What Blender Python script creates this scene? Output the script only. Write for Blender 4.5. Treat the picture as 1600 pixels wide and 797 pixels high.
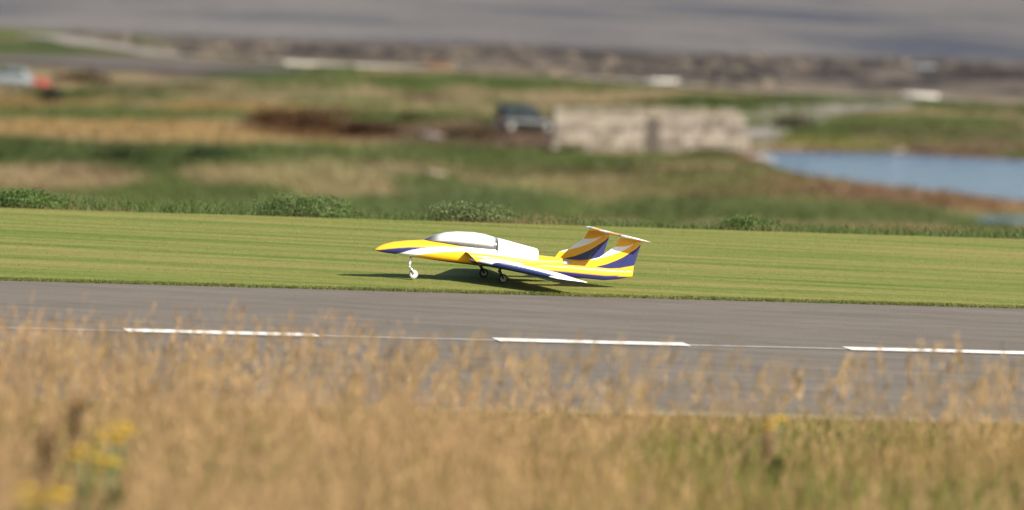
import bpy, bmesh, math, random
import numpy as np
from mathutils import Vector, Matrix

for o in list(bpy.data.objects):
    bpy.data.objects.remove(o)
SC = bpy.context.scene
COL = SC.collection
R = math.radians
rng = np.random.default_rng(7)
random.seed(7)

# ------------------------------------------------------------------ camera
FPX = 8000.0                 # focal length in photograph pixels (1600 wide)
CAMZ = 3.2                   # eye height above the runway
PITCH = math.atan(598.5 / FPX)
ROLL = R(2.72)
cam = bpy.data.cameras.new('camera')
cam.sensor_width = 36.0
cam.lens = 36.0 * FPX / 1600.0
cam.clip_start = 0.5
cam.clip_end = 40000
camo = bpy.data.objects.new('camera', cam)
COL.objects.link(camo)
CM = Matrix.Translation((0, 0, CAMZ)) @ Matrix.Rotation(math.pi / 2 - PITCH, 4, 'X') @ Matrix.Rotation(ROLL, 4, 'Z')
camo.matrix_world = CM
cam.dof.use_dof = True
cam.dof.focus_distance = 39.9
cam.dof.aperture_fstop = 1.6
SC.camera = camo

# ------------------------------------------------------------------ sky, sun, exposure
SUN_EL, SUN_AZ = R(32), R(128)       # azimuth clockwise from +Y (the viewing direction)
world = bpy.data.worlds.new('World')
SC.world = world
world.use_nodes = True
wn = world.node_tree
for n in list(wn.nodes):
    wn.nodes.remove(n)
wo = wn.nodes.new('ShaderNodeOutputWorld')
bg = wn.nodes.new('ShaderNodeBackground')
sky = wn.nodes.new('ShaderNodeTexSky')
sky.sky_type = 'NISHITA'
sky.sun_disc = False
sky.sun_elevation = SUN_EL
sky.sun_rotation = SUN_AZ
sky.air_density = 1.0
sky.dust_density = 1.0
sky.ozone_density = 1.0
bg.inputs['Strength'].default_value = 0.068
wn.links.new(sky.outputs[0], bg.inputs[0])
wn.links.new(bg.outputs[0], wo.inputs[0])
sl = bpy.data.lights.new('sun', 'SUN')
sl.energy = 4.8
sl.angle = R(0.53)
sl.color = (1.0, 0.91, 0.76)
so = bpy.data.objects.new('sun', sl)
COL.objects.link(so)
sdir = Vector((math.sin(SUN_AZ) * math.cos(SUN_EL), math.cos(SUN_AZ) * math.cos(SUN_EL), math.sin(SUN_EL)))
so.rotation_euler = sdir.to_track_quat('Z', 'Y').to_euler()
vs = SC.view_settings
vs.view_transform = 'Standard'
vs.look = 'None'
vs.exposure = 1.2
vs.gamma = 1.0
vs.use_curve_mapping = False

# ------------------------------------------------------------------ helpers
CR = CM.to_3x3()


def P(px, py, z=0.0):
    """world point at height z seen at photograph pixel (px, py)"""
    d = CR @ Vector(((px - 800) / FPX, -(py - 398.5) / FPX, -1))
    t = (z - CAMZ) / d.z
    return Vector((d.x * t, d.y * t, z))


CRn = np.array(CR)


def project(x, y, z):
    p = np.stack(np.broadcast_arrays(x, y, np.asarray(z, float) - CAMZ), -1) @ CRn
    return 800 + FPX * p[..., 0] / -p[..., 2], 398.5 - FPX * p[..., 1] / -p[..., 2]


def lin(r, g=None, b=None, k=1.0):
    if g is None:
        r, g, b = r
    f = lambda c: (c / 255 / 12.92) if c <= 10 else ((c / 255 + 0.055) / 1.055) ** 2.4
    return (f(r) * k, f(g) * k, f(b) * k)


KA = 0.42    # photograph value -> surface reflectance


def alb(r, g, b, k=1.0):
    return lin(r, g, b, KA * k)


def vnoise(x, y, seed=0):
    """smooth value noise in 0..1"""
    x = np.asarray(x, float); y = np.asarray(y, float)
    xi = np.floor(x).astype(np.int64); yi = np.floor(y).astype(np.int64)
    xf = x - xi; yf = y - yi
    xf = xf * xf * (3 - 2 * xf); yf = yf * yf * (3 - 2 * yf)

    def h(a, b):
        n = (a * 374761393 + b * 668265263 + seed * 1442695041) & 0xFFFFFFFF
        n = ((n ^ (n >> 13)) * 1274126177) & 0xFFFFFFFF
        return ((n ^ (n >> 16)) & 0xFFFF) / 65535.0
    a = h(xi, yi) * (1 - xf) + h(xi + 1, yi) * xf
    b = h(xi, yi + 1) * (1 - xf) + h(xi + 1, yi + 1) * xf
    return a * (1 - yf) + b * yf


def fbm(x, y, seed=0, oct=4):
    v = 0; a = 0.5; s = 0
    for i in range(oct):
        v = v + a * vnoise(x * 2 ** i, y * 2 ** i, seed + i); s += a; a *= 0.55
    return v / s


def sstep(a, b, x):
    t = np.clip((np.asarray(x, float) - a) / (b - a), 0, 1)
    return t * t * (3 - 2 * t)


def link(o, parent=None):
    COL.objects.link(o)
    if parent is not None:
        o.parent = parent
    return o


def np_mesh(name, V, F, cols=None, smooth=False):
    """mesh from numpy vertices and equal-sized faces; optional per-vertex colour 'Col'"""
    V = np.ascontiguousarray(V, np.float32); F = np.ascontiguousarray(F, np.int32)
    me = bpy.data.meshes.new(name)
    k = F.shape[1]
    me.vertices.add(len(V)); me.vertices.foreach_set('co', V.ravel())
    me.loops.add(F.size); me.loops.foreach_set('vertex_index', F.ravel())
    me.polygons.add(len(F))
    me.polygons.foreach_set('loop_start', np.arange(0, F.size, k, dtype=np.int32))
    me.polygons.foreach_set('use_smooth', np.full(len(F), smooth))
    if cols is not None:
        a = me.color_attributes.new('Col', 'FLOAT_COLOR', 'POINT')
        c = np.ones((len(V), 4), np.float32); c[:, :3] = cols
        a.data.foreach_set('color', c.ravel())
    me.update(calc_edges=True)
    me.validate()
    return me


def obj(name, me, mat, parent=None, loc=None):
    o = bpy.data.objects.new(name, me)
    if mat is not None and len(me.materials) == 0:
        me.materials.append(mat)
    link(o, parent)
    if loc is not None:
        o.location = loc
    return o


def tag(o, label=None, cat=None, group=None, kind=None):
    if label: o['label'] = label
    if cat: o['category'] = cat
    if group: o['group'] = group
    if kind: o['kind'] = kind
    return o


def empty(name, loc=(0, 0, 0), rot=(0, 0, 0)):
    o = bpy.data.objects.new(name, None)
    o.empty_display_size = 0.1
    link(o)
    o.location = loc; o.rotation_euler = rot
    return o


# ------------------------------------------------------------------ materials
def new_mat(name):
    m = bpy.data.materials.new(name)
    m.use_nodes = True
    nt = m.node_tree
    return m, nt, nt.nodes['Principled BSDF'], nt.nodes['Material Output']


def noise_node(nt, scale, detail=4, rough=0.6, vec=None):
    n = nt.nodes.new('ShaderNodeTexNoise')
    n.inputs['Scale'].default_value = scale
    n.inputs['Detail'].default_value = detail
    n.inputs['Roughness'].default_value = rough
    if vec is not None:
        nt.links.new(vec, n.inputs['Vector'])
    return n


def coords(nt, scale=(1, 1, 1), rotz=0.0, which='Object'):
    tc = nt.nodes.new('ShaderNodeTexCoord')
    mp = nt.nodes.new('ShaderNodeMapping')
    mp.inputs['Scale'].default_value = scale
    mp.inputs['Rotation'].default_value = (0, 0, rotz)
    nt.links.new(tc.outputs[which], mp.inputs['Vector'])
    return mp.outputs['Vector']


def ramp(nt, fac, stops):
    r = nt.nodes.new('ShaderNodeValToRGB')
    el = r.color_ramp.elements
    while len(el) < len(stops):
        el.new(0.5)
    for e, (p, c) in zip(el, stops):
        e.position = p; e.color = (*c, 1)
    nt.links.new(fac, r.inputs['Fac'])
    return r.outputs['Color']


def mix(nt, fac, a, b, mode='MIX'):
    n = nt.nodes.new('ShaderNodeMix'); n.data_type = 'RGBA'; n.blend_type = mode
    for sock, v in ((n.inputs[0], fac), (n.inputs[6], a), (n.inputs[7], b)):
        if isinstance(v, (int, float)): sock.default_value = v
        elif isinstance(v, tuple): sock.default_value = (*v, 1) if len(v) == 3 else v
        else: nt.links.new(v, sock)
    return n.outputs[2]


def bump(nt, bs, h, strength=0.3, dist=0.05):
    b = nt.nodes.new('ShaderNodeBump')
    b.inputs['Strength'].default_value = strength
    b.inputs['Distance'].default_value = dist
    nt.links.new(h, b.inputs['Height'])
    nt.links.new(b.outputs['Normal'], bs.inputs['Normal'])


def mat_plain(name, col, rough=0.5, metal=0.0, var=0.12, vscale=6.0, coat=0.0, bumps=0.0):
    m, nt, bs, out = new_mat(name)
    n = noise_node(nt, vscale, 4, 0.6, coords(nt))
    lo = tuple(c * (1 - var) for c in col); hi = tuple(min(1, c * (1 + var)) for c in col)
    nt.links.new(ramp(nt, n.outputs['Fac'], [(0.3, lo), (0.7, hi)]), bs.inputs['Base Color'])
    bs.inputs['Roughness'].default_value = rough
    bs.inputs['Metallic'].default_value = metal
    bs.inputs['Coat Weight'].default_value = coat
    if bumps:
        bump(nt, bs, n.outputs['Fac'], bumps, 0.02)
    return m


def mat_attr(name, rough=0.7, spec=0.3, translucent=0.0, coat=0.0, var=0.0, vscale=3.0, bumps=0.0, bdist=0.05, sheen=None):
    """colour read from the mesh's own 'Col' attribute, with a little procedural variation"""
    m, nt, bs, out = new_mat(name)
    at = nt.nodes.new('ShaderNodeAttribute'); at.attribute_name = 'Col'
    c = at.outputs['Color']
    if var:
        n = noise_node(nt, vscale, 5, 0.65, coords(nt))
        v = ramp(nt, n.outputs['Fac'], [(0.25, (1 - var,) * 3), (0.75, (1 + var,) * 3)])
        c = mix(nt, 1.0, c, v, 'MULTIPLY')
        if bumps:
            bump(nt, bs, n.outputs['Fac'], bumps, bdist)
    nt.links.new(c, bs.inputs['Base Color'])
    bs.inputs['Roughness'].default_value = rough
    bs.inputs['Specular IOR Level'].default_value = spec
    bs.inputs['Coat Weight'].default_value = coat
    bs.inputs['Coat Roughness'].default_value = 0.08
    if translucent:
        t = nt.nodes.new('ShaderNodeBsdfTranslucent')
        nt.links.new(c, t.inputs['Color'])
        mx = nt.nodes.new('ShaderNodeMixShader'); mx.inputs[0].default_value = translucent
        nt.links.new(bs.outputs[0], mx.inputs[1]); nt.links.new(t.outputs[0], mx.inputs[2])
        nt.links.new(mx.outputs[0], out.inputs['Surface'])
    return m


M = {}
M['paint'] = mat_attr('livery_paint', 0.36, 0.4, coat=0.25)
M['canopy'] = mat_attr('canopy_shell', 0.14, 0.6, coat=0.8)
M['blades'] = mat_attr('grass_blades', 0.62, 0.25, translucent=0.28)
M['leaves'] = mat_attr('leaves', 0.55, 0.3, translucent=0.22)
M['terrain'] = mat_attr('terrain', 0.95, 0.1, var=0.22, vscale=1.4, bumps=0.6, bdist=0.25)
M['rock'] = mat_attr('rock', 0.85, 0.25, var=0.25, vscale=5.0, bumps=0.6)
M['dark_metal'] = mat_plain('dark_metal', (0.05, 0.05, 0.055), 0.4, 0.6)
M['alloy'] = mat_plain('alloy', (0.62, 0.61, 0.58), 0.35, 0.7)
M['rubber'] = mat_plain('rubber', (0.018, 0.018, 0.02), 0.75)
M['rim_grey'] = mat_plain('rim_grey', (0.45, 0.44, 0.41), 0.4, 0.3)
M['white_plastic'] = mat_plain('white_plastic', (0.78, 0.77, 0.74), 0.4)
M['intake_dark'] = mat_plain('intake_lining', (0.32, 0.17, 0.02), 0.6)
M['exhaust'] = mat_plain('exhaust_steel', (0.22, 0.2, 0.18), 0.4, 0.9)
M['white_paint'] = mat_plain('road_paint', (0.74, 0.73, 0.69), 0.6, var=0.12, vscale=25)
m, nt, bs, out = new_mat('worn_road_paint')
nA = noise_node(nt, 38, 6, 0.75, coords(nt)); nB = noise_node(nt, 2.2, 3, 0.6, coords(nt))
wear = mix(nt, 1.0, ramp(nt, nA.outputs['Fac'], [(0.3, (0.0,) * 3), (0.46, (1.0,) * 3)]), ramp(nt, nB.outputs['Fac'], [(0.25, (0.55,) * 3), (0.6, (1.0,) * 3)]), 'MULTIPLY')
nt.links.new(mix(nt, wear, (0.19, 0.175, 0.16), (0.72, 0.71, 0.67)), bs.inputs['Base Color'])
bs.inputs['Roughness'].default_value = 0.7
M['white_paint'] = m
M['seam'] = mat_plain('joint_filler', (0.3, 0.285, 0.265), 0.8, var=0.3, vscale=12)

# ------------------------------------------------------------------ layout of the plateau
PL_Z = -14.2                                   # height of the shore plain below the runway
A, B = P(0, 437), P(1600, 481)                 # far edge of the runway
T = (B - A); T.normalize()                     # runway direction
N = Vector((-T.y, T.x, 0))
TH = math.atan2(T.y, T.x)
sn = lambda p: p.x * N.x + p.y * N.y
S_FAR = sn(A)
S_LINE = sn((P(190, 518.5) + P(1590, 551.5)) / 2)
S_NEAR = sn(P(1300, 648))
S_LIP = sn((P(100, 333) + P(1500, 375)) / 2)
TV = np.array([T.x, T.y]); NV = np.array([N.x, N.y])


def tn(t, s, z=0.0):
    return Vector((T.x * t + N.x * s, T.y * t + N.y * s, z))


SHORE = [(-200, 26), (0, 38), (250, 50), (500, 58), (800, 66), (1100, 78), (1400, 86), (1600, 92), (1900, 102)]
POND = [(1168, 240), (1200, 234.5), (1290, 236), (1400, 238), (1600, 248), (1900, 262), (1900, 345), (1600, 312), (1500, 299),
        (1400, 290), (1330, 280), (1250, 268), (1210, 258), (1195, 249)]
POOL = [(1490, 340), (1530, 334), (1600, 335), (1750, 342), (1750, 356), (1600, 348), (1540, 345)]


def wpoly(px):
    return np.array([[P(a, b, PL_Z).x, P(a, b, PL_Z).y] for a, b in px])


def sdist(poly, x, y):
    """signed distance to polygon (negative inside)"""
    d = np.full(x.shape, 1e9); ins = np.zeros(x.shape, bool)
    for i in range(len(poly)):
        a = poly[i]; b = poly[(i + 1) % len(poly)]
        e = b - a
        t = np.clip(((x - a[0]) * e[0] + (y - a[1]) * e[1]) / (e @ e), 0, 1)
        d = np.minimum(d, np.hypot(x - a[0] - t * e[0], y - a[1] - t * e[1]))
        c = ((a[1] > y) != (b[1] > y)) & (x < (b[0] - a[0]) * (y - a[1]) / (b[1] - a[1] + 1e-12) + a[0])
        ins ^= c
    return np.where(ins, -d, d)


W_POND, W_POOL = wpoly(POND), wpoly(POOL)
W_SHORE = wpoly(SHORE)


def shore_y(x):
    return np.interp(x, W_SHORE[:, 0], W_SHORE[:, 1])


def height(x, y):
    x = np.asarray(x, float); y = np.asarray(y, float)
    s = x * NV[0] + y * NV[1]; t = x * TV[0] + y * TV[1]
    z = np.where(s < S_NEAR - 0.4, 1.55 * (1 - s / (S_NEAR - 0.4)), 0.0)
    z = np.minimum(z, 1.9)
    z = z + (fbm(x * 0.9, y * 0.9, 3) - 0.5) * 0.12 * sstep(S_NEAR - 0.6, S_NEAR - 4, s)
    z = z - 0.03
    drop = sstep(S_LIP + 0.4, S_LIP + 42, s)
    z = z * (1 - drop) + drop * PL_Z
    far = sstep(S_LIP + 60, S_LIP + 110, s)
    z = z + far * ((fbm(x / 14, y / 14, 11) - 0.5) * 0.7 + (fbm(x / 3, y / 3, 12) - 0.5) * 0.22)
    pd = np.minimum(sdist(W_POND, x, y), sdist(W_POOL, x, y) + 0.4)
    k = sstep(7, 0.5, pd)
    z = np.where(far > 0.5, z * (1 - k) + (PL_Z - 0.05) * k - 0.6 * sstep(0.6, -3, pd), z)
    sd = y - shore_y(x)
    kk = sstep(-30, -2, sd)
    z = np.where(far > 0.5, z * (1 - kk) + kk * (PL_Z + 0.05 - 0.25 * kk + (fbm(x / 2.5, y / 2.5, 14) - 0.5) * 0.3 * sstep(0, -20, sd)) - 1.6 * sstep(-4, 25, sd), z)
    return z


def hz(x, y):
    return float(height(np.array([x]), np.array([y]))[0])


def on(px, py):
    """point of the shore plain seen at a pixel"""
    p = P(px, py, PL_Z)
    z = hz(p.x, p.y)
    for _ in range(3):
        p = P(px, py, z); z = 0.5 * z + 0.5 * hz(p.x, p.y)
    return Vector((p.x, p.y, hz(p.x, p.y)))


# ground cover seen on the shore plain: (px, py, half width, half height, colour)
GREEN, DGREEN, TAN, STRAW, BROWN, RUST = (90, 104, 52), (66, 84, 36), (156, 138, 104), (162, 134, 88), (104, 86, 66), (102, 72, 42)
GREY, MUD, SHINGLE, YGREEN, PALE = (108, 100, 92), (122, 112, 100), (134, 106, 80), (118, 116, 56), (176, 160, 132)
COVER = [
    (200, 322, 420, 18, (96, 110, 58)), (620, 325, 320, 18, (96, 112, 62)), (1000, 335, 320, 16, (98, 112, 60)), (60, 318, 120, 8, DGREEN),
    (90, 52, 190, 9, GREEN), (60, 70, 130, 7, DGREEN), (60, 92, 190, 14, (92, 94, 62)), (300, 108, 190, 16, (104, 92, 82)),
    (160, 100, 130, 12, (104, 94, 84)), (420, 116, 90, 9, DGREEN), (120, 120, 140, 10, TAN), (300, 140, 240, 10, (128, 116, 80)),
    (620, 128, 260, 10, GREEN), (750, 126, 190, 8, (80, 98, 48)), (960, 138, 220, 8, (88, 104, 52)), (1120, 160, 200, 10, DGREEN),
    (1080, 145, 200, 5, TAN), (800, 150, 300, 9, TAN), (660, 152, 80, 5, BROWN), (830, 108, 200, 8, (140, 124, 98)),
    (620, 170, 280, 9, (142, 132, 92)), (430, 150, 190, 8, (140, 130, 94)), (70, 160, 130, 12, (140, 118, 72)), (90, 148, 60, 7, DGREEN),
    (230, 140, 110, 12, (104, 100, 66)), (180, 178, 330, 12, GREEN), (350, 168, 130, 9, (150, 124, 76)), (120, 200, 300, 14, STRAW),
    (330, 212, 260, 11, (164, 138, 92)), (520, 216, 100, 12, (150, 128, 82)), (520, 195, 150, 26, RUST), (600, 186, 120, 10, GREEN),
    (720, 205, 120, 18, BROWN), (770, 225, 170, 12, (108, 96, 70)), (840, 215, 80, 14, (112, 90, 76)),
    (150, 240, 330, 18, DGREEN), (420, 240, 200, 14, GREEN), (300, 255, 120, 18, (72, 90, 42)), (80, 280, 160, 22, (158, 138, 104)),
    (160, 268, 80, 6, (116, 96, 72)), (370, 275, 100, 18, (152, 136, 98)), (480, 262, 110, 16, (146, 136, 96)), (520, 290, 90, 16, (150, 136, 96)),
    (640, 262, 110, 18, (140, 126, 94)), (680, 240, 190, 14, GREEN), (870, 250, 220, 12, GREEN), (1050, 245, 150, 10, (98, 104, 52)),
    (760, 270, 150, 10, (118, 112, 72)), (860, 295, 100, 16, (146, 138, 92)), (980, 300, 130, 14, (126, 118, 76)), (740, 310, 150, 20, (96, 110, 64)),
    (1000, 270, 200, 10, (96, 92, 54)), (1150, 285, 200, 14, (104, 104, 58)), (1300, 300, 160, 16, SHINGLE), (1420, 308, 180, 16, SHINGLE),
    (1180, 305, 130, 12, (120, 108, 70)), (1560, 320, 120, 12, (140, 108, 78)), (1200, 330, 300, 22, (92, 106, 56)), (1450, 345, 220, 14, (92, 106, 56)),
    (1250, 280, 80, 9, (128, 112, 76)),
    (1400, 180, 260, 16, (100, 106, 56)), (1300, 200, 130, 16, GREEN), (1480, 205, 170, 12, (92, 92, 56)), (1250, 222, 110, 8, YGREEN),
    (1450, 225, 220, 8, YGREEN), (1540, 230, 150, 12, (116, 98, 76)), (1400, 238, 300, 4, (102, 84, 62)), (1520, 178, 160, 10, TAN),
    (1330, 170, 60, 7, (128, 116, 90)), (1500, 190, 180, 8, GREEN), (1400, 168, 220, 4, GREEN), (1570, 172, 120, 4, DGREEN), (1180, 172, 40, 6, GREEN),
]


def cover_colour(x, y, z):
    px, py = project(x, y, z)
    w1 = (fbm(x / 6.0, y / 6.0, 21) - 0.5); w2 = (fbm(x / 6.0, y / 6.0, 22) - 0.5)
    qx = px + w1 * 110; qy = py + w2 * 14
    n = fbm(x / 5.0, y / 12.0, 23)[..., None]
    base = np.array(alb(*TAN)) * (1 - sstep(0.42, 0.6, n)) + np.array(alb(*GREEN)) * sstep(0.42, 0.6, n)
    c = base.copy()
    for cx, cy, rx, ry, k in COVER:
        d = ((qx - cx) / rx) ** 2 + ((qy - cy) / ry) ** 2
        w = sstep(1.25, 0.45, d)[..., None] * 0.9
        c = c * (1 - w) + np.array(alb(*k)) * w
    # foreshore: from the coast path down to the water
    yshore = np.interp(px, [p[0] for p in SHORE], [p[1] for p in SHORE])
    ypath = np.interp(px, PATH_X, PATH_Y)
    f = sstep(3, -3, qy * 0.35 + py * 0.65 - ypath)[..., None]
    m = fbm(x / 5.0, y / 14.0, 31)[..., None]
    fs = np.array(alb(118, 107, 99)) * (1 - sstep(0.40, 0.54, m)) + np.array(alb(66, 60, 59)) * sstep(0.42, 0.56, m)
    up = sstep(20, 3, ypath - py)[..., None] * 0.6
    fs = fs * (1 - up) + np.array(alb(158, 142, 116)) * up
    wet = 0.8 * sstep(14, 1, py - yshore)[..., None]
    fs = fs * (1 - wet) + np.array(alb(122, 115, 112)) * wet
    f = f * sstep(100, 350, px)[..., None]
    c = c * (1 - f) + fs * f
    # wet rims of the ponds
    pd = sdist(W_POND, x, y)
    w = sstep(2.6, 0.4, pd + w1 * 3)[..., None]
    c = c * (1 - w) + np.array(alb(116, 90, 66)) * w
    # fine mottling of plants and soil
    v = (0.52 + 0.5 * fbm(x / 1.1, y / 2.2, 41) + 0.46 * fbm(x / 3.0, y / 9.0, 42))[..., None]
    return c * v * 1.18


PATH_X = [-300, 90, 270, 450, 630, 830, 1070, 1300, 1540, 1900]
PATH_Y = [52, 61, 86, 100, 108, 118, 135, 150, 160, 174]


# ------------------------------------------------------------------ the ground sheet
def build_ground():
    ys = list(np.linspace(-25, 60, 86)) + list(np.linspace(63, 235, 40))
    yy = np.linspace(335, 20, 230)                       # rows spaced evenly as seen
    ys += [(CAMZ - PL_Z) * FPX / (v + 200) for v in yy]
    ys += list(np.linspace(ys[-1] + 5, ys[-1] + 120, 12))
    ys = np.array(sorted(ys))
    nx = 420
    u = np.linspace(-1, 1, nx)
    half = 22 + np.maximum(ys, 0) * 0.17
    X = u[None, :] * half[:, None]
    Y = np.repeat(ys[:, None], nx, 1)
    Z = height(X, Y)
    V = np.stack([X, Y, Z], -1).reshape(-1, 3)
    C = np.zeros((len(V), 3))
    far = V[:, 1] > 120
    C[far] = cover_colour(V[far, 0], V[far, 1], V[far, 2])
    nf = ~far
    n = fbm(V[nf, 0] * 1.3, V[nf, 1] * 1.3, 51)[:, None]
    C[nf] = np.array(alb(108, 96, 52)) * (1 - n) + np.array(alb(140, 112, 66)) * n
    idx = np.arange(len(V)).reshape(len(ys), nx)
    F = np.stack([idx[:-1, :-1], idx[:-1, 1:], idx[1:, 1:], idx[1:, :-1]], -1).reshape(-1, 4)
    o = obj('ground', np_mesh('ground', V, F, C, True), M['terrain'])
    tag(o, kind='structure')


build_ground()


def strip(name, t0, t1, s0, s1, z, mat, nt_=60, parent=None, skirt=0.0):
    """flat sheet along the runway direction"""
    tt = np.linspace(t0, t1, nt_)
    V = []
    for t in tt:
        s0_ = s0 + (0.05 * float(fbm(np.array([t * 2.0]), np.array([7.0]), 65)[0] - 0.5) + 0.05 * float(fbm(np.array([t * 0.3]), np.array([3.0]), 66)[0] - 0.5) if skirt else 0)
        a = tn(t, s0_, z); b = tn(t, s1, z)
        if skirt: V += [tn(t, s0_ - 0.10, z - skirt)[:], a[:], b[:]]
        else: V += [a[:], b[:]]
    if skirt: F = [[3 * i + j, 3 * i + 3 + j, 3 * i + 4 + j, 3 * i + 1 + j] for i in range(nt_ - 1) for j in (0, 1)]
    else: F = [[2 * i, 2 * i + 2, 2 * i + 3, 2 * i + 1] for i in range(nt_ - 1)]
    return obj(name, np_mesh(name, np.array(V), np.array(F)), mat, parent)


# asphalt
m, nt, bs, out = new_mat('asphalt')
v1 = coords(nt, (0.5, 3.0, 1), -TH)
n1 = noise_node(nt, 1.1, 5, 0.6, v1)
n2 = noise_node(nt, 45, 5, 0.8, coords(nt))
n3 = noise_node(nt, 9, 5, 0.7, coords(nt, (0.35, 2.0, 1), -TH))
c1 = ramp(nt, n1.outputs['Fac'], [(0.3, alb(142, 134, 125)), (0.7, alb(164, 154, 143))])
c2 = mix(nt, 1.0, c1, ramp(nt, n2.outputs['Fac'], [(0.25, (0.72,) * 3), (0.75, (1.25,) * 3)]), 'MULTIPLY')
c3 = mix(nt, 1.0, c2, ramp(nt, n3.outputs['Fac'], [(0.3, (0.84,) * 3), (0.7, (1.12,) * 3)]), 'MULTIPLY')
nt.links.new(c3, bs.inputs['Base Color'])
bs.inputs['Roughness'].default_value = 0.9
bs.inputs['Specular IOR Level'].default_value = 0.08
bump(nt, bs, n2.outputs['Fac'], 0.4, 0.004)
M['asphalt'] = m
rw = tag(strip('runway', -30, 60, S_NEAR, S_FAR + 0.15, 0.0, M['asphalt'], 500, skirt=0.1), kind='structure')
tL = lambda px, py: (P(px, py).x * T.x + P(px, py).y * T.y)
dash_t = [(tL(198, 518.7), tL(496, 525.5)), (tL(772, 531), tL(1068, 537.5)), (tL(1316, 543.5), tL(1614, 551.4))]
per = dash_t[1][0] - dash_t[0][0]
dash_t.insert(0, (dash_t[0][0] - per, dash_t[0][1] - per))
dash_t.append((dash_t[2 + 1][0] + per, dash_t[2 + 1][0] + per + 1.35))
for a, b in dash_t:
    n = 24
    V = []
    for i in range(n):
        t = a + (b - a) * i / (n - 1)
        e = 0.008 * (random.random() - 0.5); e2 = 0.008 * (random.random() - 0.5)
        V += [tn(t, S_LINE - 0.115 + e, 0.008)[:], tn(t, S_LINE + 0.115 + e2, 0.008)[:]]
    F = [[2 * i, 2 * i + 2, 2 * i + 3, 2 * i + 1] for i in range(n - 1)]
    obj('painted_dash', np_mesh('painted_dash', np.array(V), np.array(F)), M['white_paint'], rw)
strip('asphalt_joint', -30, 60, S_LINE - 0.035, S_LINE + 0.035, 0.004, M['seam'], parent=rw)

# lawn
m, nt, bs, out = new_mat('lawn')
n1 = noise_node(nt, 1.0, 6, 0.66, coords(nt, (0.16, 2.4, 1), -TH))
n2 = noise_node(nt, 14, 4, 0.7, coords(nt))
c1 = ramp(nt, n1.outputs['Fac'], [(0.36, alb(122, 146, 60)), (0.5, alb(158, 164, 84)), (0.64, alb(184, 172, 106))])
c2 = mix(nt, 1.0, c1, ramp(nt, n2.outputs['Fac'], [(0.25, (0.85,) * 3), (0.75, (1.12,) * 3)]), 'MULTIPLY')
nt.links.new(c2, bs.inputs['Base Color'])
bs.inputs['Roughness'].default_value = 0.95
bs.inputs['Specular IOR Level'].default_value = 0.1
M['lawn'] = m
tag(strip('lawn', -30, 60, S_FAR, S_LIP + 0.3, 0.006, M['lawn'], 900, skirt=0.012), kind='structure')


# ------------------------------------------------------------------ grass
def blades(pos, hgt, wid, lean, col, segs=2, tipcol=None):
    """pos (n,3), hgt (n), wid (n), lean (n,2) horizontal tip offset; tapered curved blades -> V, F(tris), C"""
    n = len(pos)
    yaw = rng.uniform(-0.9, 0.9, n)
    dx = np.cos(yaw) * wid; dy = np.sin(yaw) * wid
    rows = []; crow = []
    tip = col * 1.05 if tipcol is None else tipcol
    for k in range(segs + 1):
        f = k / segs
        c = pos.copy()
        c[:, 0] += lean[:, 0] * f ** 1.8; c[:, 1] += lean[:, 1] * f ** 1.8
        c[:, 2] += hgt * f
        w = (1 - f) * 0.9 + 0.1
        cc = col * (1 - f) + tip * f
        if k < segs:
            a = c.copy(); b = c.copy()
            a[:, 0] -= dx * w / 2; a[:, 1] -= dy * w / 2
            b[:, 0] += dx * w / 2; b[:, 1] += dy * w / 2
            rows += [a, b]; crow += [cc, cc]
        else:
            rows.append(c); crow.append(cc)
    per = 2 * segs + 1
    V = np.stack(rows, 1).reshape(-1, 3); C = np.stack(crow, 1).reshape(-1, 3)
    f = []
    for k in range(segs - 1):
        f += [[2 * k, 2 * k + 1, 2 * k + 3], [2 * k, 2 * k + 3, 2 * k + 2]]
    k = 2 * (segs - 1)
    f.append([k, k + 1, k + 2])
    f = np.array(f)
    F = (np.arange(n)[:, None, None] * per + f[None]).reshape(-1, 3)
    return V, F, C


def heads(pos, hgt, lean, col, length, rad, k=12):
    """seed heads: k little spikelet triangles along the top of each stalk"""
    n = len(pos)
    f = rng.uniform(0, 1, (n, k))
    hh = hgt[:, None] - length[:, None] * (1 - f) * 1.0
    fr = hh / hgt[:, None]
    ang = rng.uniform(0, 6.283, (n, k))
    r = rad[:, None] * (1.1 - f) * rng.uniform(0.3, 1, (n, k))
    cx = pos[:, None, 0] + lean[:, None, 0] * fr ** 1.8 + np.cos(ang) * r
    cy = pos[:, None, 1] + lean[:, None, 1] * fr ** 1.8 + np.sin(ang) * r
    cz = pos[:, None, 2] + hh
    L = length[:, None] * rng.uniform(0.14, 0.3, (n, k)); w = L * 0.3
    ox = np.cos(ang) * L * 0.35 + lean[:, None, 0] * 0.1
    yaw = rng.uniform(-1, 1, (n, k))
    a = np.stack([cx - np.cos(yaw) * w / 2, cy - np.sin(yaw) * w / 2, cz], -1)
    b = np.stack([cx + np.cos(yaw) * w / 2, cy + np.sin(yaw) * w / 2, cz], -1)
    c = np.stack([cx + ox, cy, cz + L], -1)
    V = np.stack([a, b, c], 2).reshape(-1, 3)
    C = np.repeat(np.repeat(col[:, None], k, 1) * rng.uniform(0.8, 1.2, (n, k, 1)), 3, 1).reshape(-1, 3)
    F = np.arange(len(V)).reshape(-1, 3)
    return V, F, C


def join(parts):
    V = []; F = []; C = []; o = 0
    for v, f, c in parts:
        V.append(v); F.append(f + o); C.append(c); o += len(v)
    return np.concatenate(V), np.concatenate(F), np.concatenate(C)


def stuff(name, parts, mat, label, cat):
    V, F, C = join(parts)
    o = obj(name, np_mesh(name, V, F, np.clip(C, 0, 1)), mat)
    return tag(o, label, cat, kind='stuff')


def ts_to_xyz(t, s):
    x = T.x * t + N.x * s; y = T.y * t + N.y * s
    return x, y


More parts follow.
